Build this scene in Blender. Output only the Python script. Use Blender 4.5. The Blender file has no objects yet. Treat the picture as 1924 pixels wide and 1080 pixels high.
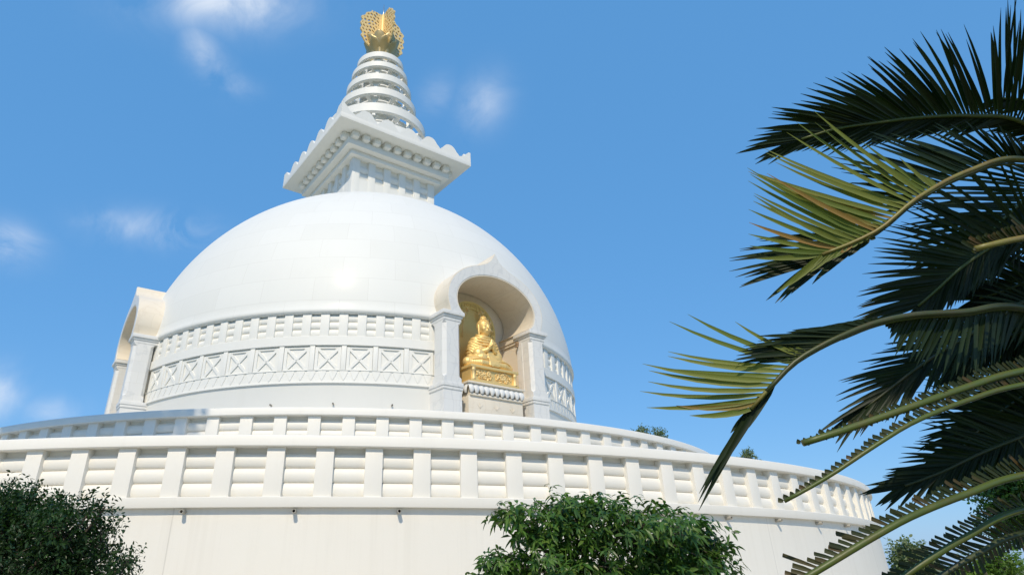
import bpy, bmesh, math, random
import numpy as np
from mathutils import Vector, Matrix, Euler, noise
random.seed(7); rng = np.random.default_rng(7)
R = math.radians
SC = bpy.context.scene
COL = SC.collection

# ------------------------------------------------------------------ camera
PW, PH, F = 1924.0, 1080.0, 1188.02
CX0, CY0 = PW/2 - 108.30, PH/2 - 60.44
yaw, pit, rol = 0.14812, 0.46406, -0.01064
CAM = Vector((0, -31.2236, 1.6))
fw = Vector((math.sin(yaw)*math.cos(pit), math.cos(yaw)*math.cos(pit), math.sin(pit)))
r0 = Vector((math.cos(yaw), -math.sin(yaw), 0)); u0 = r0.cross(fw)
rt = math.cos(rol)*r0 + math.sin(rol)*u0
up = -math.sin(rol)*r0 + math.cos(rol)*u0
cd = bpy.data.cameras.new("camera"); cam = bpy.data.objects.new("camera", cd); COL.objects.link(cam)
cam.matrix_world = Matrix(((rt.x, up.x, -fw.x, CAM.x), (rt.y, up.y, -fw.y, CAM.y), (rt.z, up.z, -fw.z, CAM.z), (0, 0, 0, 1)))
cd.sensor_width = 36; cd.lens = F/PW*36
cd.shift_x = 0.05629; cd.shift_y = -0.03141
cd.clip_start = 0.05; cd.clip_end = 3000
SC.camera = cam
def PX(x, y, d):
    """point seen at photo pixel x,y at forward distance d"""
    return CAM + (fw + rt*((x-CX0)/F) - up*((y-CY0)/F))*d

# ------------------------------------------------------------------ light
SUN_AZ, SUN_EL = R(-14), R(44)
SDIR = Vector((math.sin(SUN_AZ)*math.cos(SUN_EL), -math.cos(SUN_AZ)*math.cos(SUN_EL), math.sin(SUN_EL)))
sl = bpy.data.lights.new("sun", 'SUN'); sl.energy = 2.5; sl.angle = R(0.5); sl.color = (1, 0.875, 0.69)
so = bpy.data.objects.new("sun", sl); COL.objects.link(so); so.location = SDIR*60
so.rotation_euler = (-SDIR).to_track_quat('-Z', 'Y').to_euler()
SC.view_settings.view_transform = 'Standard'; SC.view_settings.look = 'None'
SC.view_settings.gamma = 1; SC.view_settings.exposure = 0.45
SC.cycles.diffuse_bounces = 7; SC.cycles.max_bounces = 12; SC.view_settings.use_curve_mapping = False

W = bpy.data.worlds.new("World"); SC.world = W; W.use_nodes = True
nt = W.node_tree; nt.nodes.clear()
def nd(t, tree=None, **kw):
    n = (tree or nt).nodes.new(t)
    for k, v in kw.items(): setattr(n, k, v)
    return n
out = nd('ShaderNodeOutputWorld'); bg = nd('ShaderNodeBackground')
sky = nd('ShaderNodeTexSky', sky_type='NISHITA', sun_disc=False)
sky.sun_elevation = SUN_EL; sky.sun_rotation = math.pi - SUN_AZ
sky.altitude = 50; sky.air_density = 1.0; sky.dust_density = 0.7; sky.ozone_density = 2.0
bg.inputs['Strength'].default_value = 0.15
geo = nd('ShaderNodeTexCoord')
def vm(op, a, b=None, c=None):
    n = nd('ShaderNodeVectorMath', operation=op)
    for i, v in enumerate((a, b, c)):
        if v is None: continue
        if isinstance(v, (tuple, list, Vector)): n.inputs[i].default_value = tuple(v)
        elif isinstance(v, float): n.inputs[3].default_value = v
        else: nt.links.new(v, n.inputs[i])
    return n
def mt(op, a, b=None, c=None, clamp=False):
    n = nd('ShaderNodeMath', operation=op, use_clamp=clamp)
    for i, v in enumerate((a, b, c)):
        if v is None: continue
        if isinstance(v, (int, float)): n.inputs[i].default_value = v
        else: nt.links.new(v, n.inputs[i])
    return n.outputs[0]
DIR = geo.outputs['Generated']
nz = nd('ShaderNodeTexNoise'); nz.inputs['Scale'].default_value = 11; nz.inputs['Detail'].default_value = 9; nz.inputs['Roughness'].default_value = 0.58; nz.inputs['Distortion'].default_value = 0.6
nt.links.new(DIR, nz.inputs['Vector'])
nz2 = nd('ShaderNodeTexNoise'); nz2.inputs['Scale'].default_value = 3.5; nz2.inputs['Detail'].default_value = 4
nt.links.new(DIR, nz2.inputs['Vector'])
# small wispy clouds, each an oval patch of sky direction broken up by noise: (photo x, y, half width, half height, tilt, amount)
CLOUDS = [(430, -8, 130, 55, 0, 1.0), (385, 100, 32, 60, -25, .5), (908, 196, 52, 40, -60, .6), (300, 432, 95, 30, 6, .85),
          (12, 458, 50, 36, 20, .9), (-5, 735, 40, 45, 0, .85), (105, 772, 45, 24, 0, .6), (190, 410, 45, 16, -10, .4), (440, 160, 40, 22, 20, .3),
          (820, 180, 30, 40, 30, .25)]
acc = None
for (px, py, hw, hh, tl, am) in CLOUDS:
    c = (PX(px, py, 1)-CAM).normalized()
    e1 = (rt - c*rt.dot(c)).normalized(); e2 = c.cross(e1)
    ct, st = math.cos(R(tl)), math.sin(R(tl)); a1 = e1*ct + e2*st; a2 = -e1*st + e2*ct
    k = (PX(px, py, 1)-CAM).length
    uu = mt('DIVIDE', vm('DOT_PRODUCT', DIR, a1).outputs['Value'], hw/F/k); vv = mt('DIVIDE', vm('DOT_PRODUCT', DIR, a2).outputs['Value'], hh/F/k)
    d2 = mt('ADD', mt('MULTIPLY', uu, uu), mt('MULTIPLY', vv, vv))
    f = mt('GREATER_THAN', vm('DOT_PRODUCT', DIR, c).outputs['Value'], 0.0)
    g = mt('MULTIPLY', mt('MULTIPLY', mt('POWER', 2.718, mt('MULTIPLY', d2, -1.1)), f), am)
    acc = g if acc is None else mt('MAXIMUM', acc, g)
br = mt('MULTIPLY', mt('SUBTRACT', nz.outputs['Fac'], 0.36), 3.0, clamp=True)
br = mt('MULTIPLY', br, mt('ADD', nz2.outputs['Fac'], 0.35))
cl = mt('MULTIPLY', acc, br, clamp=True)
cl = mt('MULTIPLY', cl, .95, clamp=True)
hs = nd('ShaderNodeHueSaturation'); hs.inputs['Saturation'].default_value = 1.15; hs.inputs['Hue'].default_value = 0.495; hs.inputs['Value'].default_value = 1.25
# flat blue mixed into the sky colour: evens it out between zenith and horizon
ev = nd('ShaderNodeMix', data_type='RGBA'); ev.inputs[0].default_value = .80; ev.inputs[7].default_value = (.48, 1.58, 3.35, 1); nt.links.new(hs.outputs[0], ev.inputs[6]); nt.links.new(sky.outputs[0], hs.inputs['Color'])
mx = nd('ShaderNodeMix', data_type='RGBA'); nt.links.new(cl, mx.inputs[0]); nt.links.new(ev.outputs[2], mx.inputs[6])
mx.inputs[7].default_value = (4.3, 4.6, 5.0, 1)
nt.links.new(mx.outputs[2], bg.inputs['Color']); nt.links.new(bg.outputs[0], out.inputs[0])

# ------------------------------------------------------------------ materials
class MT:
    def __init__(s, name):
        s.m = bpy.data.materials.new(name); s.m.use_nodes = True; s.t = s.m.node_tree; s.t.nodes.clear()
        s.o = s.n('ShaderNodeOutputMaterial'); s.b = s.n('ShaderNodeBsdfPrincipled'); s.l(s.b.outputs[0], s.o.inputs[0])
        s.tc = s.n('ShaderNodeTexCoord')
    def n(s, t, **kw):
        x = s.t.nodes.new(t)
        for k, v in kw.items(): setattr(x, k, v)
        return x
    def l(s, a, b): s.t.links.new(a, b)
    def noise(s, scale, detail=5, rough=.6, vec=None, stretch=None):
        x = s.n('ShaderNodeTexNoise'); x.inputs['Scale'].default_value = scale; x.inputs['Detail'].default_value = detail; x.inputs['Roughness'].default_value = rough
        v = vec or s.tc.outputs['Object']
        if stretch:
            mp = s.n('ShaderNodeMapping'); mp.inputs['Scale'].default_value = stretch; s.l(v, mp.inputs[0]); v = mp.outputs[0]
        s.l(v, x.inputs['Vector']); return x.outputs['Fac']
    def ramp(s, fac, stops):
        x = s.n('ShaderNodeValToRGB'); e = x.color_ramp.elements
        while len(e) < len(stops): e.new(0.5)
        for i, (p, c) in enumerate(stops): e[i].position = p; e[i].color = (*c, 1) if len(c) == 3 else c
        s.l(fac, x.inputs[0]); return x.outputs[0]
    def mix(s, fac, a, b, bt='MIX'):
        x = s.n('ShaderNodeMix', data_type='RGBA', blend_type=bt)
        for k, v in ((0, fac), (6, a), (7, b)):
            if isinstance(v, (int, float)): x.inputs[k].default_value = v
            elif isinstance(v, tuple): x.inputs[k].default_value = (*v, 1)
            else: s.l(v, x.inputs[k])
        return x.outputs[2]
    def math(s, op, a, b=0.0, clamp=False):
        x = s.n('ShaderNodeMath', operation=op, use_clamp=clamp)
        for i, v in enumerate((a, b)):
            if isinstance(v, (int, float)): x.inputs[i].default_value = v
            else: s.l(v, x.inputs[i])
        return x.outputs[0]
    def bump(s, h, st=.2, dist=.02):
        x = s.n('ShaderNodeBump'); x.inputs['Strength'].default_value = st; x.inputs['Distance'].default_value = dist
        s.l(h, x.inputs['Height']); s.l(x.outputs[0], s.b.inputs['Normal'])
    def set(s, **kw):
        for k, v in kw.items(): s.b.inputs[k].default_value = v

def cyl_coords(m, rad):
    """(arc length, z) from object position, for joints on round walls"""
    sp = m.n('ShaderNodeSeparateXYZ'); m.l(m.tc.outputs['Object'], sp.inputs[0])
    an = m.math('MULTIPLY', m.math('ARCTAN2', sp.outputs[0], m.math('MULTIPLY', sp.outputs[1], -1.0)), rad)
    cb = m.n('ShaderNodeCombineXYZ'); m.l(an, cb.inputs[0]); m.l(sp.outputs[2], cb.inputs[1])
    return cb.outputs[0], sp
def whitewash(name, c1, c2, joints=None, rough=.55, stain=.25, coat=0.0, streak=None):
    m = MT(name)
    col = m.mix(m.ramp(m.noise(.45, 6, .65), [(.3, (0, 0, 0)), (.75, (1, 1, 1))]), c1, c2)
    st = m.ramp(m.noise(1.3, 6, .7, stretch=(2.2, 2.2, .16)), [(.55, (0, 0, 0)), (.85, (1, 1, 1))])
    col = m.mix(m.math('MULTIPLY', st, stain), col, (.52, .49, .43))
    sp = m.ramp(m.noise(14, 4, .7), [(.62, (0, 0, 0)), (.8, (1, 1, 1))])
    col = m.mix(m.math('MULTIPLY', sp, stain*.5), col, (.60, .57, .52))
    if streak:
        sp2 = m.n('ShaderNodeSeparateXYZ'); m.l(m.tc.outputs['Object'], sp2.inputs[0])
        sk = m.ramp(m.noise(1.0, 5, .65, stretch=(5.5, 5.5, .10)), [(.50, (0, 0, 0)), (.72, (1, 1, 1))])
        fade = m.math('MULTIPLY', m.math('SUBTRACT', sp2.outputs[2], streak[0]), 1/(streak[1]-streak[0]), True)
        col = m.mix(m.math('MULTIPLY', m.math('MULTIPLY', sk, fade), streak[2]), col, (.55, .51, .43))
    h = m.noise(40, 4)
    if joints:
        rad, bw, rh, ms, dark = joints
        v, _ = cyl_coords(m, rad)
        bk = m.n('ShaderNodeTexBrick'); bk.inputs['Scale'].default_value = 1; bk.inputs['Brick Width'].default_value = bw; bk.inputs['Row Height'].default_value = rh
        bk.inputs['Mortar Size'].default_value = ms; bk.inputs['Mortar Smooth'].default_value = .3; bk.offset = .5
        m.l(v, bk.inputs['Vector'])
        fac = m.math('MULTIPLY', bk.outputs['Fac'], dark)
        fac = m.math('MULTIPLY', fac, m.noise(.6, 3))
        col = m.mix(fac, col, (.42, .39, .34))
        # each slab a hair lighter or darker than the next
        bk.inputs['Color1'].default_value = (1, 1, 1, 1); bk.inputs['Color2'].default_value = (.965, .965, .96, 1); bk.inputs['Mortar'].default_value = (1, 1, 1, 1)
        col = m.mix(1.0, col, bk.outputs['Color'], 'MULTIPLY')
    m.l(col, m.b.inputs['Base Color']); m.set(Roughness=rough)
    if coat: m.set(**{'Coat Weight': coat, 'Coat Roughness': .22})
    m.bump(h, .12, .01)
    return m.m
M_wall = whitewash('painted_render', (.79, .76, .685), (.765, .73, .655), (20., 5.8, 30., .012, .7), stain=.3, streak=(.6, 2.6, .22))
M_rail = whitewash('painted_railing', (.80, .775, .71), (.775, .745, .675), stain=.2)
M_dome = whitewash('dome_tiles', (.765, .765, .725), (.745, .745, .71), (10., 1.9, .93, .010, .45), rough=.6, stain=.12, coat=.05)
M_drum = whitewash('drum_stone', (.80, .79, .745), (.775, .765, .715), stain=.12)
M_spire = whitewash('spire_paint', (.83, .82, .775), (.80, .79, .745), stain=.15)
M_floor = whitewash('terrace_floor', (.72, .69, .62), (.66, .63, .56), stain=.3)

def marble(name, c1, c2, vein, row=.42, bwid=.9):
    m = MT(name)
    w = m.n('ShaderNodeTexWave', wave_type='BANDS'); w.inputs['Scale'].default_value = .9; w.inputs['Distortion'].default_value = 14; w.inputs['Detail'].default_value = 5; w.inputs['Detail Scale'].default_value = 1.3
    m.l(m.tc.outputs['Object'], w.inputs['Vector'])
    v = m.ramp(w.outputs['Fac'], [(.0, (1, 1, 1)), (.12, (.2, .2, .2)), (.3, (0, 0, 0))])
    col = m.mix(m.noise(.9, 5), c1, c2)
    col = m.mix(m.math('MULTIPLY', v, .3), col, vein)
    sp = m.n('ShaderNodeSeparateXYZ'); m.l(m.tc.outputs['Object'], sp.inputs[0])
    cb = m.n('ShaderNodeCombineXYZ'); m.l(m.math('ADD', sp.outputs[0], sp.outputs[1]), cb.inputs[0]); m.l(sp.outputs[2], cb.inputs[1])
    bk = m.n('ShaderNodeTexBrick'); bk.inputs['Scale'].default_value = 1; bk.inputs['Brick Width'].default_value = bwid; bk.inputs['Row Height'].default_value = row
    bk.inputs['Mortar Size'].default_value = .006; bk.inputs['Mortar Smooth'].default_value = .3
    bk.inputs['Color1'].default_value = (1, 1, 1, 1); bk.inputs['Color2'].default_value = (.955, .96, .965, 1); bk.inputs['Mortar'].default_value = (.9, .89, .86, 1)
    m.l(cb.outputs[0], bk.inputs['Vector'])
    col = m.mix(1.0, col, bk.outputs['Color'], 'MULTIPLY')
    m.l(col, m.b.inputs['Base Color']); m.set(Roughness=.42); m.bump(m.noise(30), .08, .01)
    return m.m
M_marble = marble('veined_marble', (.79, .775, .735), (.75, .74, .71), (.54, .55, .55))
M_cream = marble('cream_marble', (.81, .74, .62), (.78, .68, .53), (.68, .58, .44), row=.6)

def gold(name, c1, c2, rough=.33, bs=18, metal=.75):
    m = MT(name)
    n = m.noise(bs, 5)
    m.l(m.mix(n, c1, c2), m.b.inputs['Base Color']); m.set(Metallic=metal, Roughness=rough)
    m.bump(m.noise(bs*1.7, 5), .25, .012); return m.m
M_gold = gold('gold_leaf', (.84, .57, .20), (.88, .65, .28), .45, 18, .38)
M_goldpale = gold('pale_gold', (.80, .58, .24), (.86, .68, .36), .6, 9, .4)
M_bronze = gold('bronze', (.46, .34, .16), (.60, .47, .24), .42, 12, .6)
M_auraold = gold('aged_gold', (.74, .56, .20), (.82, .66, .28), .5, 14, .35)
def plain(name, c, rough=.5, metal=0, var=.12, sc=8):
    m = MT(name); d = tuple(x*(1-var) for x in c)
    m.l(m.mix(m.noise(sc), c, d), m.b.inputs['Base Color']); m.set(Roughness=rough, Metallic=metal); return m.m
M_pipe = plain('pipe', (.42, .39, .33), .4); M_boreshade = plain('bore_shade', (.02, .015, .01), .9)
M_steel = plain('steel', (.6, .6, .58), .35, 1); M_rust = plain('rusty_metal', (.33, .22, .13), .6); M_lampdark = plain('dark_lamp', (.08, .05, .03), .5)
def leafmat(name, cols, trans=.35, rough=.42, spec=.4):
    m = MT(name); g = m.n('ShaderNodeNewGeometry')
    col = m.ramp(g.outputs['Random Per Island'], [(i/(len(cols)-1), c) for i, c in enumerate(cols)])
    nn = m.ramp(m.noise(1.6, 3), [(.3, (.62, .62, .62)), (.7, (1.2, 1.2, 1.2))])
    col = m.mix(1.0, col, nn, 'MULTIPLY')
    m.l(col, m.b.inputs['Base Color']); m.set(Roughness=rough); m.b.inputs['Specular IOR Level'].default_value = spec
    tr = m.n('ShaderNodeBsdfTranslucent'); m.l(m.mix(1.0, col, (1.3, 1.6, .5), 'MULTIPLY'), tr.inputs['Color'])
    mx = m.n('ShaderNodeMixShader'); mx.inputs[0].default_value = trans
    m.l(m.b.outputs[0], mx.inputs[1]); m.l(tr.outputs[0], mx.inputs[2]); m.l(mx.outputs[0], m.o.inputs[0])
    return m.m
M_leafdark = leafmat('dark_leaves', [(.012, .035, .010), (.022, .058, .014), (.035, .085, .018)], .25)
M_leafmid = leafmat('glossy_leaves', [(.028, .072, .014), (.05, .12, .02), (.08, .17, .028), (.13, .20, .04)], .3, .35)
M_leaffar = leafmat('hazed_grey_green_leaves', [(.14, .19, .10), (.19, .24, .12), (.25, .29, .15)], .3, .6)  # haze of distance put into the leaf colour, paler and greyer
M_leafbright = leafmat('bright_leaves', [(.07, .14, .02), (.11, .20, .03), (.16, .25, .04)], .4, .5)
def frondmat(name, cols):
    m = MT(name); g = m.n('ShaderNodeNewGeometry')
    col = m.ramp(g.outputs['Random Per Island'], [(i/(len(cols)-1), c) for i, c in enumerate(cols)])
    m.l(col, m.b.inputs['Base Color']); m.set(Roughness=.5); m.b.inputs['Specular IOR Level'].default_value = .3
    tr = m.n('ShaderNodeBsdfTranslucent'); m.l(m.mix(1.0, col, (1.3, 1.4, .5), 'MULTIPLY'), tr.inputs['Color'])
    mx = m.n('ShaderNodeMixShader'); mx.inputs[0].default_value = .2
    m.l(m.b.outputs[0], mx.inputs[1]); m.l(tr.outputs[0], mx.inputs[2]); m.l(mx.outputs[0], m.o.inputs[0])
    return m.m
M_frond = frondmat('shaded_cycad_leaflets', [(.010, .020, .006), (.015, .029, .008), (.022, .038, .010)])  # shade put into the colour: darkened leaflets for fronds out of the sun
M_frondlit = frondmat('sunlit_cycad_leaflets', [(.10, .14, .022), (.13, .17, .03), (.17, .19, .04), (.16, .19, .035), (.30, .17, .05)])  # same leaflets with sunlight painted in as brighter yellow-green, a few tan
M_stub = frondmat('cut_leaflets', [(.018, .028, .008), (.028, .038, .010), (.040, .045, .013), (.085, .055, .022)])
def rachmat(name, c, c2):
    m = MT(name)
    m.l(m.mix(m.ramp(m.noise(22, 5, .7), [(.45, (0, 0, 0)), (.7, (1, 1, 1))]), c, c2), m.b.inputs['Base Color']); m.set(Roughness=.45); m.bump(m.noise(60), .3, .002); return m.m
M_rach = rachmat('green_stalk', (.075, .105, .016), (.10, .095, .022)); M_rachdark = rachmat('dark_stalk', (.05, .065, .02), (.07, .06, .025))
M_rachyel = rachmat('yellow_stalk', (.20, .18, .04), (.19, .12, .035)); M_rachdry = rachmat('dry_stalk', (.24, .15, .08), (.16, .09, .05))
M_bark = plain('bark', (.12, .095, .07), .9, var=.5, sc=14)
def groundmat():
    m = MT('grass_ground')
    c = m.ramp(m.noise(.8, 8, .7), [(.3, (.10, .12, .04)), (.55, (.17, .17, .07)), (.75, (.30, .25, .15))])
    m.l(c, m.b.inputs['Base Color']); m.set(Roughness=.95); m.bump(m.noise(20), .6, .05); return m.m
M_ground = groundmat()
M_path = plain('paving', (.66, .60, .50), .85, var=.25, sc=5)

# ------------------------------------------------------------------ mesh helpers
def link(name, me, mats, parent=None, smooth=False, loc=None):
    o = bpy.data.objects.new(name, me); COL.objects.link(o)
    for m in (mats if isinstance(mats, (list, tuple)) else [mats]): me.materials.append(m)
    if smooth is True: me.shade_smooth()
    elif smooth: me.shade_smooth(); me.set_sharp_from_angle(angle=R(smooth))
    if parent is not None: o.parent = parent
    if loc is not None: o.location = loc
    return o
def mk(name, bm, mats, parent=None, smooth=False, loc=None, norm=True):
    if norm: bmesh.ops.recalc_face_normals(bm, faces=bm.faces)
    me = bpy.data.meshes.new(name); bm.to_mesh(me); bm.free()
    return link(name, me, mats, parent, smooth, loc)
def thing(name, label, cat, loc=(0, 0, 0), rz=0, group=None):
    o = bpy.data.objects.new(name, None); COL.objects.link(o); o.location = loc; o.rotation_euler = (0, 0, rz); o.empty_display_size = .3
    return tag(o, label, cat, group)
def tag(o, label=None, cat=None, group=None, kind=None):
    for k, v in (('label', label), ('category', cat), ('group', group), ('kind', kind)):
        if v: o[k] = v
    return o
def addface(bm, vs):
    try: return bm.faces.new(vs)
    except ValueError: return None
def box(bm, x0, x1, y0, y1, z0, z1, M=None, bev=0):
    b = bmesh.new() if bev else bm
    P = [Vector((x, y, z)) for z in (z0, z1) for y in (y0, y1) for x in (x0, x1)]
    if M and not bev: P = [M @ p for p in P]
    v = [b.verts.new(p) for p in P]
    for f in ((0, 2, 3, 1), (4, 5, 7, 6), (0, 1, 5, 4), (2, 6, 7, 3), (0, 4, 6, 2), (1, 3, 7, 5)): b.faces.new([v[i] for i in f])
    if bev:
        bmesh.ops.bevel(b, geom=list(b.edges), offset=bev, segments=2, profile=.6, affect='EDGES')
        if M: b.transform(M)
        merge(bm, b)
def merge(bm, b):
    me = bpy.data.meshes.new('t'); b.to_mesh(me); b.free(); bm.from_mesh(me); bpy.data.meshes.remove(me)
def lathe(bm, prof, n=192, a0=None, a1=None, closed=False):
    """profile of (r, z) swept round the z axis; angle 0 faces -y. a0/a1 in radians for an arc, with end caps if closed"""
    full = a0 is None
    A = np.linspace(0, 2*math.pi, n, endpoint=False) if full else np.linspace(a0, a1, n)
    rings = [[bm.verts.new((r*math.sin(a), -r*math.cos(a), z)) for (r, z) in prof] for a in A]
    m = len(prof); K = n if full else n-1
    for i in range(K):
        a, b = rings[i], rings[(i+1) % n]
        for j in range(m if closed else m-1): addface(bm, (a[j], a[(j+1) % m], b[(j+1) % m], b[j]))
    if closed and not full: addface(bm, rings[0]); addface(bm, rings[-1])
def RZ(a, r=0): return Matrix.Rotation(a, 4, 'Z') @ Matrix.Translation((0, -r, 0))
def prism(bm, outline, y0, y1, M=None):
    """outline of (x, z) extruded from y0 to y1"""
    a = [bm.verts.new((M @ Vector((x, y0, z))) if M else (x, y0, z)) for x, z in outline]
    b = [bm.verts.new((M @ Vector((x, y1, z))) if M else (x, y1, z)) for x, z in outline]
    addface(bm, a); addface(bm, b[::-1])
    for i in range(len(a)): addface(bm, (a[i], b[i], b[(i+1) % len(a)], a[(i+1) % len(a)]))
def strip_prism(bm, A, B, y0, y1, closed=False):
    """solid between two matching polylines A,B of (x, z)"""
    V = [[bm.verts.new((x, y, z)) for x, z in L] for L in (A, B) for y in (y0, y1)]
    a0, a1, b0, b1 = V; n = len(A)
    for i in range(n if closed else n-1):
        k = (i+1) % n
        for q in ((a0[i], a0[k], b0[k], b0[i]), (a1[i], b1[i], b1[k], a1[k]), (a0[i], a1[i], a1[k], a0[k]), (b0[i], b0[k], b1[k], b1[i])): addface(bm, q)
    if not closed:
        addface(bm, (a0[0], b0[0], b1[0], a1[0])); addface(bm, (a0[-1], a1[-1], b1[-1], b0[-1]))
def tube(bm, pts, rad, n=8, cap=True):
    P = [Vector(p) for p in pts]; rs = rad if isinstance(rad, (list, tuple, np.ndarray)) else [rad]*len(P)
    prev = None; rings = []
    for i, p in enumerate(P):
        t = (P[min(i+1, len(P)-1)] - P[max(i-1, 0)]).normalized()
        if prev is None: prev = t.orthogonal().normalized()
        s = (prev - t*prev.dot(t)).normalized(); q = t.cross(s); prev = s
        rings.append([bm.verts.new(p + (s*math.cos(2*math.pi*k/n) + q*math.sin(2*math.pi*k/n))*rs[i]) for k in range(n)])
    for a, b in zip(rings, rings[1:]):
        for k in range(n): addface(bm, (a[k], a[(k+1) % n], b[(k+1) % n], b[k]))
    if cap: addface(bm, rings[0][::-1]); addface(bm, rings[-1])
def ball(bm, c, r, M=None, u=14, v=9):
    """ellipsoid; r a number or triple"""
    r = (r, r, r) if isinstance(r, (int, float)) else r
    X = Matrix.Translation(c) @ (M or Matrix()) @ Matrix.Diagonal((*r, 1))
    bmesh.ops.create_uvsphere(bm, u_segments=u, v_segments=v, radius=1, matrix=X)
def cut(o, cutter):
    md = o.modifiers.new('b', 'BOOLEAN'); md.operation = 'DIFFERENCE'; md.solver = 'EXACT'; md.object = cutter
    dg = bpy.context.evaluated_depsgraph_get(); me = bpy.data.meshes.new_from_object(o.evaluated_get(dg))
    o.modifiers.clear(); old = o.data; o.data = me; bpy.data.meshes.remove(old)

# ------------------------------------------------------------------ ground
bm = bmesh.new(); bmesh.ops.create_circle(bm, cap_ends=True, radius=1500, segments=64)
tag(mk('ground', bm, M_ground), kind='structure')
bm = bmesh.new(); lathe(bm, [(20.2, .004), (29.0, .004)], 128)
tag(mk('path', bm, M_path), kind='structure')

# ------------------------------------------------------------------ terraces and their balustrades
wl = thing('terrace_wall', 'tall cream round wall carrying the lower balustrade, small drain pipes under its edge', 'wall')
bm = bmesh.new(); lathe(bm, [(20.0, -.3), (20.0, 2.56)], 256); wall_o = mk('wall', bm, M_wall, wl, 30)
bm = bmesh.new(); lathe(bm, [(20.0, 2.565), (15.4, 2.565)], 200); mk('floor', bm, M_floor, wl)
def pipe(parent, r, az, z, L=.14, rad=.033):
    Mx = RZ(az, r); bm = bmesh.new()
    ring = [(rad, .0), (rad, -L), (rad*.72, -L), (rad*.72, .0)]
    b = bmesh.new(); n = 16
    V = [[b.verts.new((q*math.cos(2*math.pi*k/n), y, z + q*math.sin(2*math.pi*k/n))) for q, y in ring] for k in range(n)]
    for k in range(n):
        for j in range(3): addface(b, (V[k][j], V[k][j+1], V[(k+1) % n][j+1], V[(k+1) % n][j]))
    b.transform(Mx); merge(bm, b)
    o = mk('drain_pipe', bm, M_pipe, parent, 40)
    bm = bmesh.new(); b = bmesh.new(); f = [b.verts.new((rad*.72*math.cos(2*math.pi*k/n), -L*.55, z + rad*.72*math.sin(2*math.pi*k/n))) for k in range(n)]; b.faces.new(f); b.transform(Mx); merge(bm, b)
    mk('bore_shade_disc', bm, M_boreshade, o)  # near-black disc in the bore, the hollow's shade put into its colour
for a in (-27.2, -22.4, -17.5, -12.6, -7.8, -2.79, 2.01, 6.8, 11.6, 16.4, 21.22, 25.86, 30.72, 35.4, 40.2): pipe(wl, 20.0, R(a), 2.50)

def balustrade(parent, Rr, zb, zt, n, phase, spacing, width, M, base_h=.16):
    """coping on top, plinth course below, upright posts with three lens-shaped rails between"""
    top_h = .185
    bm = bmesh.new(); i, o_ = Rr-.22, Rr+.085
    lathe(bm, [(i, zt), (o_-.012, zt), (o_, zt+.012), (o_+.004, zt+top_h-.018), (o_-.004, zt+top_h-.005), (o_-.018, zt+top_h), (Rr-.07, zt+top_h+.025), (i+.06, zt+top_h-.01), (i, zt+top_h-.06)], 320, closed=True)
    mk('coping', bm, M, parent, 40)
    bm = bmesh.new(); lathe(bm, [(i, zb-base_h), (Rr+.085, zb-base_h), (Rr+.09, zb-base_h+.01), (Rr+.09, zb-.008), (Rr+.08, zb), (i, zb)], 320, closed=True)
    mk('plinth_course', bm, M, parent, 30)
    bm = bmesh.new(); H = zt-zb
    lathe(bm, [(Rr-.17, zb+.002), (Rr-.17, zt-.002)], 256); mk('backing', bm, M, parent)
    gap = .007; top0 = .095
    for k in range(3):
        h = (H-top0-2*gap)/3; z0 = zb + k*(h+gap) + .002
        prof = []
        for s in np.linspace(0, 1, 13):
            prof.append((Rr-.125+.05*math.sin(math.pi*s)**.55, z0+h*s))
        bm = bmesh.new(); lathe(bm, [(Rr-.165, z0)]+prof+[(Rr-.165, z0+h)], 256); mk('rail', bm, M, parent, 50)
    me = None
    for k in n:
        a = phase + spacing*k
        if me is None:
            bm = bmesh.new(); box(bm, -width/2, width/2, -Rr, -Rr+.19, zb-.001, zt+.001, None, .009)
            p = mk('post', bm, M, parent, 40); me = p.data
        else:
            p = bpy.data.objects.new('post', me); COL.objects.link(p); p.parent = parent
        p.rotation_euler = (0, 0, a + random.uniform(-.0004, .0004))
bl = thing('balustrade', 'wide cream balustrade on the outer round wall, long row of square posts, nearest the camera', 'balustrade')
balustrade(bl, 20.02, 2.72, 3.51, range(-24, 42), R(0)+.01324, .04113, .297, M_rail)
bu = thing('balustrade', 'smaller inner balustrade at the foot of the dome, higher and behind the outer one', 'balustrade')
balustrade(bu, 15.61, 4.22, 5.0, range(-13, 46), -.01826, .05217, .302, M_rail)
w2 = thing('terrace_wall', 'low inner round wall hidden behind the outer balustrade, under the inner one', 'wall')
bm = bmesh.new(); lathe(bm, [(15.55, 2.57), (15.55, 4.06)], 200); mk('wall', bm, M_wall, w2, 30)
bm = bmesh.new(); lathe(bm, [(15.5, 4.065), (9.0, 4.065)], 160); mk('floor', bm, M_floor, w2)

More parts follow.
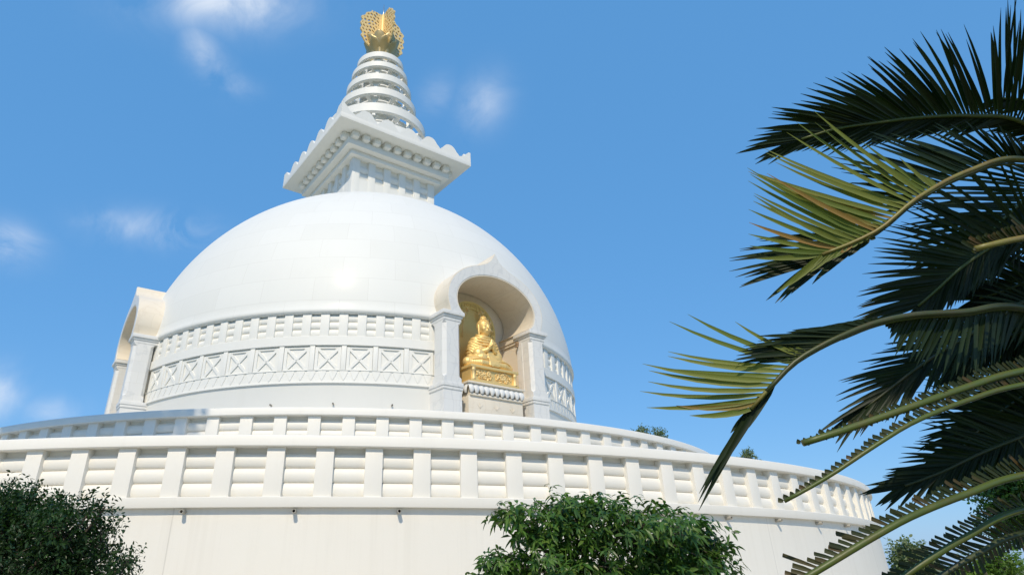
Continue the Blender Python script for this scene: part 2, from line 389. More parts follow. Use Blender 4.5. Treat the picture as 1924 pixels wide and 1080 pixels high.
# ------------------------------------------------------------------ stupa
st = thing('stupa', 'great white domed stupa with golden finial, ringed spire and arched niches', 'stupa')
DA, DC, DZ = 10.29, 9.85, 9.392
prof = [(9.6, 9.72), (10.20, 9.72), (10.25, 9.727), (10.285, 9.745), (10.31, 9.78), (10.318, 9.83), (10.31, 9.89)]
for s in np.linspace(.06, math.pi/2-.12, 60): prof.append((DA*math.cos(s), DZ+DC*math.sin(s)))
prof.append((.0001, DZ+DC*.995)); prof += [(.0001, 9.72)]
bm = bmesh.new(); lathe(bm, prof, 256); bmesh.ops.remove_doubles(bm, verts=bm.verts, dist=.002); dome = mk('dome', bm, M_dome, st, 40)
prof = [(8.0, 4.0), (10.175, 4.0), (10.175, 7.235), (10.18, 7.248), (10.235, 7.25), (10.245, 7.26), (10.245, 7.30), (10.20, 7.31), (10.20, 7.68), (10.235, 7.69), (10.235, 7.70),
        (10.15, 7.705), (10.15, 8.555), (10.255, 8.56), (10.265, 8.57), (10.265, 8.885), (10.255, 8.895), (10.07, 8.90), (10.07, 9.718), (8.0, 9.718)]
bm = bmesh.new(); lathe(bm, prof, 256, closed=True); drum = mk('drum', bm, M_drum, st, 30)
AZN = [R(26.16), R(26.16-90)]
def inner_arch(g=0.0, n=26):
    h = [(1.50+g, 9.84), (1.60+g, 9.90), (1.69+g, 10.01), (1.755+g, 10.16), (1.785+g, 10.33)]
    for s in np.linspace(0, math.pi, n): h.append(((1.79+g)*math.cos(s), 10.42 + (1.17+g)*math.sin(s)))
    return h + [(-x, z) for x, z in h[:5][::-1]]
for az in AZN:
    ol = [(-1.75, 6.2)] + [(-1.75, 9.9)] + inner_arch(.1)[1:-1][::-1] + [(1.75, 9.9), (1.75, 6.2)]
    bm = bmesh.new(); prism(bm, ol, -12, -8.6); ct = mk('cutter', bm, M_drum); ct.rotation_euler = (0, 0, az)
    bpy.context.view_layer.update()
    cut(dome, ct); cut(drum, ct); bpy.data.objects.remove(ct)
for o in (dome, drum): o.data.shade_smooth(); o.data.set_sharp_from_angle(angle=R(30))
def away(a, lim=.21): return all(abs((a-z+math.pi) % (2*math.pi)-math.pi) > lim for z in AZN)
# upper lattice: posts and three lens rails per bay
me = None
for k in range(-26, 60):
    a = -.07695 + .06278*k
    if not away(a) or a > 1.9 or a < -1.75: continue
    if me is None:
        bm = bmesh.new(); box(bm, -.155, .155, -10.215, -10.0, 8.899, 9.719, None, .008); o = mk('lattice_post', bm, M_drum, drum, 40); me = o.data
    else: o = bpy.data.objects.new('lattice_post', me); COL.objects.link(o); o.parent = drum
    o.rotation_euler = (0, 0, a)
arcs = [(AZN[1]-1.1, AZN[1]-.222), (AZN[1]+.222, AZN[0]-.222), (AZN[0]+.222, AZN[0]+1.5)]
for a0, a1 in arcs:
    for k in range(3):
        h = .262; z0 = 8.902 + k*.271; bm = bmesh.new()
        pr = [(10.06, z0)] + [(10.11+.055*math.sin(math.pi*s)**.5, z0+h*s) for s in np.linspace(0, 1, 8)] + [(10.06, z0+h)]
        lathe(bm, pr, 90, a0, a1); mk('lattice_rail', bm, M_drum, drum, 50)
# crossed panels
me = me2 = None
def bar(bm, p, q, w, y0, y1):
    p, q = Vector(p), Vector(q); d = (q-p).normalized(); nn = Vector((-d.y, d.x))*w/2
    prism(bm, [tuple(p+nn), tuple(p-nn), tuple(q-nn), tuple(q+nn)], y0, y1)
for k in range(-14, 24):
    a = -.06819 + .10485*k
    if a < -1.75 or a > 2.0: continue
    if away(a, .24):
        if me is None:
            bm = bmesh.new(); box(bm, -.085, .085, -10.235, -10.1, 7.70, 8.561, None, .006); o = mk('panel_post', bm, M_drum, drum, 40); me = o.data
        else: o = bpy.data.objects.new('panel_post', me); COL.objects.link(o); o.parent = drum
        o.rotation_euler = (0, 0, a)
    a += .0524
    if not away(a, .255): continue
    if me2 is None:
        bm = bmesh.new(); h = .415; cz = 8.13; w = .40
        y = -10.195
        box(bm, -.44, -.335, y, -10.1, 7.706, 8.52); box(bm, .335, .44, y, -10.1, 7.706, 8.52)
        box(bm, -.3349, .3349, y+.002, -10.1, 8.46, 8.52); box(bm, -.3349, .3349, y+.002, -10.1, 7.706, 7.745)
        bar(bm, (-.34, 7.75), (.34, 8.45), .095, y+.004, -10.1); bar(bm, (-.34, 8.45), (.34, 7.75), .095, y+.007, -10.1)
        prism(bm, [(-.045, 8.1), (0, 8.055), (.045, 8.1), (0, 8.145)], y-.012, -10.1)
        o = mk('cross_panel', bm, M_drum, drum); me2 = o.data
    else: o = bpy.data.objects.new('cross_panel', me2); COL.objects.link(o); o.parent = drum
    o.rotation_euler = (0, 0, a)
# pointed pendants under the panels (one carved strip per arc)
for a0, a1 in arcs:
    bm = bmesh.new(); n = int((a1-a0)/.0349)
    for i in range(n):
        a = a0 + (i+.5)*(a1-a0)/n
        pts = [(-.135, 7.69)]
        for s in np.linspace(0, 1, 6): pts.append((-.135*(1-s)**.8, 7.62-.27*s))
        pts += [(x*-1, z) for x, z in pts[-2::-1]]
        prism(bm, pts, -10.216, -10.15, RZ(a))
    mk('pendant_frieze', bm, M_drum, drum)
for a in (-50, -39.5, -28.2, -16.8, -5.2, 5.6, 17.1, 47, 58): pipe(drum, 10.175, R(a), 6.56, .12, .03)

# ------------------------------------------------------------------ niches
def octcol(bm, cx, cy, w, d, z0, z1, ch):
    """square pillar whose corners are chamfered between square ends"""
    def ring(c, z): return [bm.verts.new((cx+x, cy+y, z)) for x, y in ((-w/2+c, -d/2), (w/2-c, -d/2), (w/2, -d/2+c), (w/2, d/2-c), (w/2-c, d/2), (-w/2+c, d/2), (-w/2, d/2-c), (-w/2, -d/2+c))]
    e = .004
    rs = [ring(e, z0), ring(e, z0+.16), ring(ch, z0+.25), ring(ch, z1-.13), ring(e, z1-.04), ring(e, z1)]
    for a, b in zip(rs, rs[1:]):
        for k in range(8): addface(bm, (a[k], a[(k+1) % 8], b[(k+1) % 8], b[k]))
    addface(bm, rs[0]); addface(bm, rs[-1])
def outer_arch():
    L = [(2.10, 9.84), (2.13, 9.95)]
    for s in np.linspace(-.12, 1.22, 14): L.append((2.225*math.cos(s), 10.42 + 1.62*math.sin(s)))
    L += [(.60, 12.02), (.40, 12.12), (.22, 12.27), (.10, 12.44), (.02, 12.62)]
    return L + [(-x, z) for x, z in L[::-1]]
def resample(L, n):
    L = np.array(L); d = np.r_[0, np.cumsum(np.hypot(*np.diff(L, axis=0).T))]; t = np.linspace(0, d[-1], n)
    return list(zip(np.interp(t, d, L[:, 0]), np.interp(t, d, L[:, 1])))
for ni, az in enumerate(AZN):
    nb = 8.95
    A = resample(outer_arch(), 81); A[40] = (0, 12.62); Bi = resample(inner_arch(), 81)
    bm = bmesh.new(); strip_prism(bm, A, Bi, -10.87, -9.0)
    nc = mk('niche', bm, M_cream, st, 35); nc.rotation_euler = (0, 0, az)
    # raised architrave edge
    bm = bmesh.new(); A2 = [(x*.985, (z-9.84)*.99+9.84) for x, z in A]; B2 = [(x*1.03, (z-9.84)*1.03+9.84) for x, z in Bi]
    strip_prism(bm, A2, B2, -10.885, -10.5); mk('arch_facing', bm, M_marble, nc, 35)
    bm = bmesh.new(); box(bm, -2.0, 2.0, -nb, -nb+.1, 4.5, 12.0); mk('back_wall', bm, M_cream, nc)
    bm = bmesh.new(); box(bm, -1.9, 1.9, -10.55, -nb, 5.9, 6.2); mk('niche_floor', bm, M_cream, nc)
    for s in (-1, 1):
        bm = bmesh.new(); box(bm, min(s*1.66, s*1.96), max(s*1.66, s*1.96), -10.2, -nb-.001, 6.2, 9.842); mk('side_wall', bm, M_cream, nc)
        bm = bmesh.new(); x0, x1 = sorted((s*1.56, s*1.66)); box(bm, x0, x1, -10.13, -nb-.002, 9.62, 9.83); x0, x1 = sorted((s*1.60, s*1.66)); box(bm, x0, x1, -10.13, -nb-.002, 9.52, 9.619); mk('side_moulding', bm, M_cream, nc)
        cx = s*1.96
        bm = bmesh.new(); octcol(bm, cx, -10.42, .72, .72, 7.30, 9.52, .115)
        # fluted inner strip beside the shaft
        co = mk('column', bm, M_marble, nc)
        bm = bmesh.new(); box(bm, cx-.455, cx+.455, -10.9, -9.9, 9.70, 9.838, None, .012); box(bm, cx-.405, cx+.405, -10.84, -9.9, 9.62, 9.699, None, .01); box(bm, cx-.37, cx+.37, -10.80, -9.9, 9.50, 9.619, None, .01)
        mk('capital', bm, M_marble, co, 30)
        bm = bmesh.new(); box(bm, cx-.42, cx+.42, -10.82, -9.6, 7.16, 7.30, None, .012); box(bm, cx-.37, cx+.37, -10.77, -9.6, 4.07, 7.159)
        box(bm, cx-.40, cx+.40, -10.797, -9.6, 7.06, 7.158, None, .006)
        mk('column_base', bm, M_marble, co, 30)
        bm = bmesh.new(); b = sorted((s*1.585, s*1.70)); box(bm, b[0], b[1], -10.3, -10.0, 6.2, 9.5); mk('jamb', bm, M_marble, nc)
    bm = bmesh.new(); box(bm, -1.585, 1.585, -10.62, -10.2, 4.07, 6.3); mk('sill', bm, M_cream, nc)

# ------------------------------------------------------------------ harmika
AH = R(26.16)
bm = bmesh.new(); box(bm, -2.33, 2.33, -2.33, 2.33, 17.6, 21.2)
box(bm, -2.514, 2.514, -2.514, 2.514, 17.6, 19.97); hm = mk('harmika', bm, M_spire, st); hm.rotation_euler = (0, 0, AH)
mp = me = None
for s in range(4):
    for k in range(6):
        x = -2.31 + k*.924
        if k == 5: continue
        bm = bmesh.new(); w = .38 if k == 0 else .40
        if k == 0: box(bm, -2.523, -2.10, -2.523, -2.10, 17.6, 21.199, None, .01)
        else: box(bm, x-.2, x+.2, -2.52, -2.30, 17.6, 21.199, None, .01)
        o = mk('harmika_post', bm, M_spire, hm, 40); o.rotation_euler = (0, 0, s*math.pi/2)
    bm = bmesh.new()
    for k in range(2):
        z0 = 19.98 + k*.45
        for q0, q1 in zip(np.linspace(0, 1, 8), np.linspace(0, 1, 8)[1:]):
            y0, y1 = (-2.34-.085*math.sin(math.pi*q)**.6 for q in (q0, q1))
            v = [bm.verts.new(p) for p in ((-2.1, y0, z0+.42*q0), (2.1, y0, z0+.42*q0), (2.1, y1, z0+.42*q1), (-2.1, y1, z0+.42*q1))]; bm.faces.new(v)
    bmesh.ops.remove_doubles(bm, verts=bm.verts, dist=.001)
    o = mk('harmika_rail', bm, M_spire, hm, 50); o.rotation_euler = (0, 0, s*math.pi/2)
def sqframe(bm, h0, z0, h1, z1, bev=.02):
    for (h, z) in ((h0, z0),):
        box(bm, -h0, h0, -h0, h0, z0, z1, None, bev)
bm = bmesh.new()
sqframe(bm, 2.78, 21.16, 2.78, 21.45, .05); sqframe(bm, 3.14, 21.45, 0, 21.86, .07); sqframe(bm, 3.02, 21.86, 0, 22.16, .01)
mk('cornice', bm, M_spire, hm, 40)
bm = bmesh.new(); sqframe(bm, 4.03, 22.16, 0, 22.46, .02); slab = mk('eave_slab', bm, M_spire, hm, 40)
me = None
for s in range(4):
    for k in range(10):
        if me is None:
            bm = bmesh.new(); box(bm, -.205, .205, -3.42, -2.9, 21.80, 22.17, None, .11); o = mk('bracket', bm, M_spire, hm, 60); me = o.data
        else: o = bpy.data.objects.new('bracket', me); COL.objects.link(o); o.parent = hm
        o.rotation_euler = (0, 0, s*math.pi/2); x = -2.82 + k*.627
        o.location = Matrix.Rotation(s*math.pi/2, 3, 'Z') @ Vector((x, 0, 0))
me = None
for s in range(4):
    bm = bmesh.new(); pts = []
    top = [(-4.02, .64), (-3.88, .62), (-3.72, .45), (-3.58, .28), (-3.36, .16)]
    for c in (-2.6, -1.3, 0, 1.3, 2.6):
        top += [(c-.63, .12), (c-.56, .22), (c-.46, .29), (c-.36, .44), (c-.24, .56), (c-.12, .615), (c, .63), (c+.12, .615), (c+.24, .56), (c+.36, .44), (c+.46, .29), (c+.56, .22), (c+.63, .12)]
    top += [(3.36, .16), (3.58, .28), (3.72, .45), (3.88, .62), (4.02, .64)]
    prism(bm, [(-4.02, 0)] + top + [(4.02, 0)], -4.02, -3.74)
    b = bmesh.new(); merge(b, bm)
    for v in b.verts: v.co.z += 22.455
    o = mk('antefix_crest', b, M_spire, hm); o.rotation_euler = (0, 0, s*math.pi/2)
    if s % 2: o.scale = (.9299, 1, 1)

# ------------------------------------------------------------------ spire rings
bm = bmesh.new(); lathe(bm, [(2.2, 22.4), (2.1, 23.0), (1.6, 23.6), (1.0, 23.9), (.0001, 23.9)], 64); 
pr = [(.50, 23.8), (.45, 26), (.40, 28), (.34, 30.3), (.34, 31.2)]
b = bmesh.new()
for (ra, za), (rb, zb) in zip(pr, pr[1:]):
    pass
rings = [[b.verts.new((q*math.cos(math.pi/4+k*math.pi/2)*1.3, q*math.sin(math.pi/4+k*math.pi/2)*1.3, z)) for k in range(4)] for q, z in pr]
for a_, b_ in zip(rings, rings[1:]):
    for k in range(4): b.faces.new((a_[k], a_[(k+1) % 4], b_[(k+1) % 4], b_[k]))
b.transform(Matrix.Rotation(AH, 4, 'Z')); merge(bm, b)
sp = mk('spire_shaft', bm, M_spire, st, 30)
RINGS = [(3.35, 22.95, 23.6), (2.92, 24.67, 25.29), (2.318, 26.43, 26.97), (1.997, 27.81, 28.32), (1.751, 29.07, 29.50), (1.466, 30.10, 30.55)]
for i, (q, z0, z1) in enumerate(RINGS):
    bm = bmesh.new(); t = .10 + .035*q
    lathe(bm, [(q-.02, z0), (q+.01, z0+.03), (q+.01, z1-.04), (q-.03, z1), (q-t*.8, z1+.04), (q-t, z1), (q-t, z0)], 96, closed=True)
    rg = mk('ring', bm, M_spire, sp, 40)
    # eight spokes and an inner hub plate, set above the band's lower edge
    bm = bmesh.new(); zi = z0 + .05
    lathe(bm, [(q*.30, zi+.22), (q*.60, zi+.22), (q*.60, zi+.30), (q*.30, zi+.30)], 48, closed=True)
    for k in range(8):
        Mx = Matrix.Rotation(AH + k*math.pi/4, 4, 'Z'); box(bm, -.07*q**.5, .07*q**.5, -(q-t-.005), -.2, zi+.001, zi+.16, Mx)
    mk('spokes', bm, M_spire, rg)
    if i < len(RINGS)-1:
        zn = RINGS[i+1][1]; qn = RINGS[i+1][0]
        for k in range(8):
            a = AH + k*math.pi/4 + .2
            Mx = Matrix.Rotation(a, 4, 'Z'); bm = bmesh.new(); rr = qn*.80
            box(bm, -.09, .09, -rr-.09, -rr+.09, z1-.35, zn+.121, Mx)
            prism(bm, [(-.3, zn+.119), (.3, zn+.119), (.09, zn-.25), (-.09, zn-.25)], -rr-.07, -rr+.07, Mx)
            mk('strut', bm, M_spire, rg)

# ------------------------------------------------------------------ finial
bm = bmesh.new(); lathe(bm, [(.55, 30.5), (.75, 30.95), (.8, 31.15), (.6, 31.3), (.5, 31.9), (.5, 32.6), (.36, 33.0), (.16, 33.4), (.12, 34.6), (.10, 35.2), (.0001, 35.25)], 48)
fi = mk('finial', bm, M_goldpale, st, 40)
def petal(bm, R0, z0, h, w, flare, M):
    N, K = 16, 8; V = []
    for i in range(N+1):
        s = i/N; ww = w*((.42+.58*math.sin(s/.6*math.pi/2)**1.5) if s < .6 else max(.02, 1-((s-.6)/.402)**2)**.33)
        rr = R0 + flare*(s**1.3)*1.25 - .18*max(0, s-.8)
        row = []
        for j in range(K+1):
            x = (j/K*2-1); row.append(bm.verts.new(M @ Vector((ww*x, -rr + .16*w*x*x*2, z0 + h*s))))
        V.append(row)
    for i in range(N):
        for j in range(K): addface(bm, (V[i][j], V[i][j+1], V[i+1][j+1], V[i+1][j]))
for lay, (R0, z0, h, w, fl) in enumerate(((.66, 31.25, 1.5, .43, .44), (.60, 31.2, 1.1, .38, .50))):
    for k in range(8):
        bm = bmesh.new(); petal(bm, R0, z0, h, w, fl, Matrix.Rotation(AH + (k + .5*lay + .15)*math.pi/4, 4, 'Z'))
        o = mk('lotus_petal', bm, M_bronze, fi, True, norm=False); sm = o.modifiers.new('s', 'SOLIDIFY'); sm.thickness = .05
# four openwork fins of gold filigree
def fin_mesh():
    """flame-edged plate pierced by scroll holes: built on a fine grid, cells in holes left out"""
    nx, nz_ = 56, 110; x0, x1, z0, z1 = .08, 1.62, 31.9, 35.1
    def inside(x, z):
        s = (z-z0)/(z1-z0)
        lim = 1.32 + .26*math.sin(s*math.pi*.95) - .55*max(0, s-.72)/.28*.9 - .4*max(0, .12-s)/.12
        lim += .055*math.sin(s*38)
        if x > lim: return False
        if x < .34 or x > lim-.09: return True
        # pierced scrollwork
        gx, gz = (x-.34)/.25+.25*math.sin(z*5), (z-z0)/.29+.25*math.sin(x*6)
        row = math.floor(gz); fx = (gx + .5*(row % 2)) % 1 - .5; fz = gz % 1 - .5
        d = math.hypot(fx*.95 - .25*fz, fz*.95)
        h_ = (math.sin(row*12.9+math.floor(gx+.5*(row%2))*78.2)*43758.5) % 1
        return not (d < .22+.14*h_)
    bm = bmesh.new(); g = {}
    def V(i, j, y):
        if (i, j, y) not in g:
            x = x0+(x1-x0)*i/nx; z = z0+(z1-z0)*j/nz_
            g[i, j, y] = bm.verts.new((x, y*.05 , z))
        return g[i, j, y]
    cell = {(i, j) for i in range(nx) for j in range(nz_) if inside(x0+(x1-x0)*(i+.5)/nx, z0+(z1-z0)*(j+.5)/nz_)}
    for i, j in cell:
        for y in (-1, 1): addface(bm, [V(i, j, y), V(i+1, j, y), V(i+1, j+1, y), V(i, j+1, y)])
        for (di, dj, a, b) in ((1, 0, (i+1, j), (i+1, j+1)), (-1, 0, (i, j), (i, j+1)), (0, 1, (i, j+1), (i+1, j+1)), (0, -1, (i, j), (i+1, j))):
            if (i+di, j+dj) not in cell: addface(bm, [V(*a, -1), V(*b, -1), V(*b, 1), V(*a, 1)])
    bmesh.ops.smooth_vert(bm, verts=bm.verts, factor=.45, use_axis_x=True, use_axis_z=True)
    return bm
me = None
for k in range(4):
    if me is None: o = mk('filigree_fin', fin_mesh(), M_goldpale, fi); me = o.data
    else: o = bpy.data.objects.new('filigree_fin', me); COL.objects.link(o); o.parent = fi
    o.rotation_euler = (0, 0, AH - math.pi/2 + k*math.pi/2)
bm = bmesh.new(); tube(bm, [(0, 0, 35.1), (0, 0, 35.4), (0, 0, 36.2)], [.06, .035, .012], 8); mk('lightning_rod', bm, M_steel, fi, True)

# ------------------------------------------------------------------ statue group in the right niche (local axes: x across, -y outward)
AZ0 = AZN[0]
def nplace(name, label, cat, group=None): return thing(name, label, cat, (0, 0, 0), AZ0, group)
pl = nplace('plinth', 'carved white marble plinth with a row of lotus petals under the gold throne', 'plinth')
bm = bmesh.new(); box(bm, -1.2, 1.2, -10.6, -9.0, 6.2, 7.02, None, .01); mk('block', bm, M_cream, pl, 30)
bm = bmesh.new(); box(bm, -1.16, 1.16, -10.66, -9.0, 7.021, 7.10, None, .02); box(bm, -1.27, 1.27, -10.72, -9.0, 7.43, 7.50, None, .02); box(bm, -1.12, 1.12, -10.55, -9.0, 7.10, 7.43)
mk('moulding', bm, M_cream, pl, 30)
bm = bmesh.new()
def ppet(bm, M):
    N, K = 7, 6; V = []
    for i in range(N+1):
        s = i/N; ww = .115*math.sin(math.pi*(.5-.36*s**2.2)); 
        V.append([bm.verts.new(M @ Vector((ww*(j/K*2-1), -(.10*math.sin(s*2.4)+.035*(1-(j/K*2-1)**2)), .34*(1-s)))) for j in range(K+1)])
    for i in range(N):
        for j in range(K): addface(bm, (V[i][j], V[i][j+1], V[i+1][j+1], V[i+1][j]))
for k in range(11): ppet(bm, Matrix.Translation((-1.12+k*.224, -10.6, 7.10)))
for s in (-1, 1):
    for k in range(6): ppet(bm, Matrix.Translation((s*1.17, -10.5+k*.224, 7.10)) @ Matrix.Rotation(s*math.pi/2, 4, 'Z'))
mk('lotus_petals', bm, M_marble, pl, True, norm=False)
bm = bmesh.new()
for x in (-.72, 0, .72):
    for a in (-.5, 0, .5): bar(bm, (x, 6.62), (x+.16*math.sin(a*1.6), 6.62+.17*math.cos(a*1.4)), .03, -10.612, -10.55)
mk('carved_buds', bm, M_cream, pl)

th = nplace('throne', 'gold throne block with end columns and crowded carved relief under the seated statue', 'throne')
bm = bmesh.new(); box(bm, -1.02, 1.02, -10.52, -9.3, 7.62, 8.05); box(bm, -1.08, 1.08, -10.62, -9.28, 7.501, 7.62, None, .015); box(bm, -1.08, 1.08, -10.62, -9.28, 8.05, 8.15, None, .02)
mk('block', bm, M_gold, th, 30)
for s in (-1, 1):
    bm = bmesh.new(); x = s*.93; b = bmesh.new()
    lathe(b, [(.09, 7.62), (.09, 7.66), (.065, 7.68), (.062, 7.93), (.085, 7.95), (.085, 7.98), (.07, 7.99), (.10, 8.05)], 20)
    b.transform(Matrix.Translation((x, -10.55, 0))); merge(bm, b); mk('end_column', bm, M_goldpale, th, True)
for c in (-.42, .40):
    bm = bmesh.new()
    for k in range(46):
        a = random.uniform(0, 6.28); q = random.uniform(.03, 1)**.7
        x, z = c + .36*q*math.cos(a), 7.84 + .185*q*math.sin(a); r = random.uniform(.018, .045)
        ball(bm, (x, -10.525, z), (r*random.uniform(.7, 1.8), .045, r), Matrix.Rotation(random.uniform(0, 3), 4, 'Y'), 8, 6)
    for k in range(10):
        a = random.uniform(0, 6.28); x, z = c + random.uniform(-.25, .25), 7.84 + random.uniform(-.12, .12)
        tube(bm, [(x+.06*math.cos(a+s*2.2)*(1+s*.3), -10.54, z+.06*math.sin(a+s*2.2)*(1+s*.3)) for s in np.linspace(0, 2, 9)], .014, 6)
    mk('relief_carving', bm, M_goldpale, th, True)

au = nplace('aureole', 'tall old-gold aureole panel with leafy border standing behind the seated statue', 'aureole')
def rim(w, zt, n=40, z0=8.0):
    L = [(w*.8, z0), (w*.92, z0+.7)]
    for s in np.linspace(-.25, math.pi+.25, n): L.append((w*math.cos(s), zt-w*1.02+w*1.02*math.sin(s)))
    return L + [(-w*.92, z0+.7), (-w*.8, z0)]
bm = bmesh.new(); prism(bm, rim(1.12, 11.15), -9.22, -9.05); mk('panel', bm, M_auraold, au)
bm = bmesh.new(); strip_prism(bm, rim(1.14, 11.17), rim(.84, 10.86), -9.27, -9.06); mk('border', bm, M_auraold, au, 30)
bm = bmesh.new()
for (x, z) in resample(rim(.99, 11.02), 60):
    for q in range(2):
        a = random.uniform(0, 6.28)
        ball(bm, (x+random.uniform(-.08, .08), -9.275, z+random.uniform(-.07, .07)), (.055, .035, .028), Matrix.Rotation(a, 4, 'Y'), 8, 6)
        tube(bm, [(x+.07*math.cos(a+s*3)*(1-s*.5), -9.29, z+.07*math.sin(a+s*3)*(1-s*.5)) for s in np.linspace(0, 1, 6)], .014, 5)
mk('scroll_carving', bm, M_auraold, au, True)
# bodhi branch with leaves beside the head
bm = bmesh.new()
for (x, z) in [(.42, 10.35), (.52, 10.2), (.60, 10.42), (.68, 10.25), (.50, 10.5), (.36, 10.55), (.72, 10.08), (.62, 9.98), (.30, 10.68), (.75, 10.4), (-.42, 10.5), (-.55, 10.3), (-.6, 10.55), (-.3, 10.68)]:
    for q in range(3):
        a = random.uniform(0, 6.28); c = Vector((x+random.uniform(-.05, .05), -9.42+random.uniform(-.08, .05), z+random.uniform(-.05, .05)))
        ball(bm, c, (.10, .02, .042), Euler((random.uniform(-.5, .5), a, random.uniform(-.5, .5))).to_matrix().to_4x4(), 10, 6)
tube(bm, [(.55, -9.3, 8.2), (.6, -9.34, 9.2), (.58, -9.4, 10.0), (.55, -9.42, 10.4)], [.06, .05, .04, .02], 8)
tube(bm, [(.58, -9.4, 10.0), (.70, -9.42, 10.3)], .022, 6); tube(bm, [(-.5, -9.3, 9.6), (-.5, -9.4, 10.4)], .022, 6)
mk('leafy_branch', bm, M_goldpale, au, True)

# seated figure: blobs joined and voxel-remeshed into one skin
def capsule(bm, p, q, r1, r2, n=7, fl=1.0):
    p, q = Vector(p), Vector(q)
    for i in range(n):
        s = i/(n-1); r = r1+(r2-r1)*s; ball(bm, p.lerp(q, s), r, None, 14, 9)
def chain(bm, pts, rs, k=6):
    for (p, r1), (q, r2) in zip(zip(pts, rs), list(zip(pts, rs))[1:]): capsule(bm, p, q, r1, r2, k)
def remesh(bm, vox, sm, name, mat, parent):
    o = mk(name, bm, mat, parent); m = o.modifiers.new('r', 'REMESH'); m.mode = 'VOXEL'; m.voxel_size = vox
    m = o.modifiers.new('s', 'SMOOTH'); m.factor = .5; m.iterations = sm
    bpy.context.view_layer.update(); dg = bpy.context.evaluated_depsgraph_get(); me = bpy.data.meshes.new_from_object(o.evaluated_get(dg))
    o.modifiers.clear(); old = o.data; o.data = me; bpy.data.meshes.remove(old); me.shade_smooth(); return o
bu_ = thing('buddha_statue', 'golden seated robed statue with joined raised hands in the right arched niche', 'statue', (0, 0, 0), AZ0)
Y0 = -9.95; S0 = 8.15
bm = bmesh.new()
def P(x, y, z): return (x*.92+.02, Y0+y, S0+z)
ball(bm, P(0, .02, .30), (.52, .38, .30)); ball(bm, P(0, .02, .62), (.44, .29, .34)); ball(bm, P(0, .03, .92), (.50, .27, .28)); ball(bm, P(0, .03, 1.08), (.44, .20, .18))
chain(bm, [P(0, .03, 1.12), P(0, -.02, 1.40)], [.19, .165], 5)
for s in (-1, 1):
    chain(bm, [P(s*.28, .0, .22), P(s*.98, -.22, .19)], [.28, .20], 8)              # thigh
    chain(bm, [P(s*.98, -.22, .17), P(s*.55, -.48, .15), P(-s*.10, -.50, .15+.03*(s+1))], [.19, .15, .11], 7)  # crossed shin
    chain(bm, [P(-s*.10, -.50, .18), P(-s*.36, -.44, .26)], [.09, .07], 4)          # foot on the other thigh
    chain(bm, [P(s*.46, .05, 1.06), P(s*.62, .0, .58)], [.16, .14], 7)             # upper arm
    chain(bm, [P(s*.62, .0, .58), P(s*.20, -.40, .70)], [.15, .095], 8)             # forearm
    chain(bm, [P(s*.20, -.40, .70), P(s*.09, -.46, .80)], [.085, .08], 4)           # wrist and palm
    for f, (dx, L) in enumerate(((.075, .20), (.05, .25), (.02, .27), (-.01, .23))):  # fingers, unequal, raised and bent inward
        x = s*(.05+dx); 
        chain(bm, [P(x, -.47-.012*f, .84), P(x*.7, -.50-.012*f, .84+L*.55), P(x*.35, -.50-.01*f, .84+L)], [.036, .032, .024], 5)
    chain(bm, [P(s*.14, -.50, .80), P(s*.06, -.57, .88), P(s*.02, -.58, .93)], [.04, .034, .026], 4)   # thumb
# head
hz = 1.70; hy = -.04
ball(bm, P(0, hy, hz), (.235, .26, .30), None, 24, 16); ball(bm, P(0, hy-.05, hz-.16), (.19, .20, .17)); ball(bm, P(0, hy-.14, hz-.255), (.085, .07, .06))
ball(bm, P(0, hy-.255, hz-.03), (.034, .045, .10)); ball(bm, P(0, hy-.285, hz-.085), (.05, .035, .032))                       # nose
ball(bm, P(0, hy-.245, hz-.155), (.075, .03, .017)); ball(bm, P(0, hy-.24, hz-.185), (.06, .03, .018))                        # lips
for s in (-1, 1):
    ball(bm, P(s*.095, hy-.222, hz+.02), (.06, .035, .028)); ball(bm, P(s*.085, hy-.215, hz+.085), (.065, .025, .014), Matrix.Rotation(s*-.15, 4, 'Y'))  # eyelid, brow
    ball(bm, P(s*.12, hy-.16, hz-.1), (.09, .08, .09))
    chain(bm, [P(s*.25, hy+.03, hz+.08), P(s*.265, hy+.02, hz-.06), P(s*.25, hy, hz-.30)], [.045, .04, .042], 6)               # long ears
remesh(bm, .017, 3, 'figure', M_gold, bu_)
# hair cap of small curls with a top knot
bm = bmesh.new()
ball(bm, P(0, hy+.035, hz+.075), (.25, .26, .27), None, 20, 14); ball(bm, P(0, hy+.05, hz+.36), (.135, .135, .12))
for i in range(260):
    zc = 1-2*(i+.5)/260; a = i*2.39996; q = math.sqrt(1-zc*zc); v = Vector((q*math.cos(a), q*math.sin(a), zc))
    if v.z < -.25 or (v.y < -.25 and v.z < .42+.2*abs(v.x)): continue
    ball(bm, P(v.x*.25, hy+.035+v.y*.26, hz+.075+v.z*.27), .026, None, 6, 5)
for i in range(40):
    zc = 1-(i+.5)/40; a = i*2.39996; q = math.sqrt(1-zc*zc); ball(bm, P(q*math.cos(a)*.135, hy+.05+q*math.sin(a)*.135, hz+.36+zc*.12), .024, None, 6, 5)
mk('curled_hair', bm, M_gold, bu_, True)
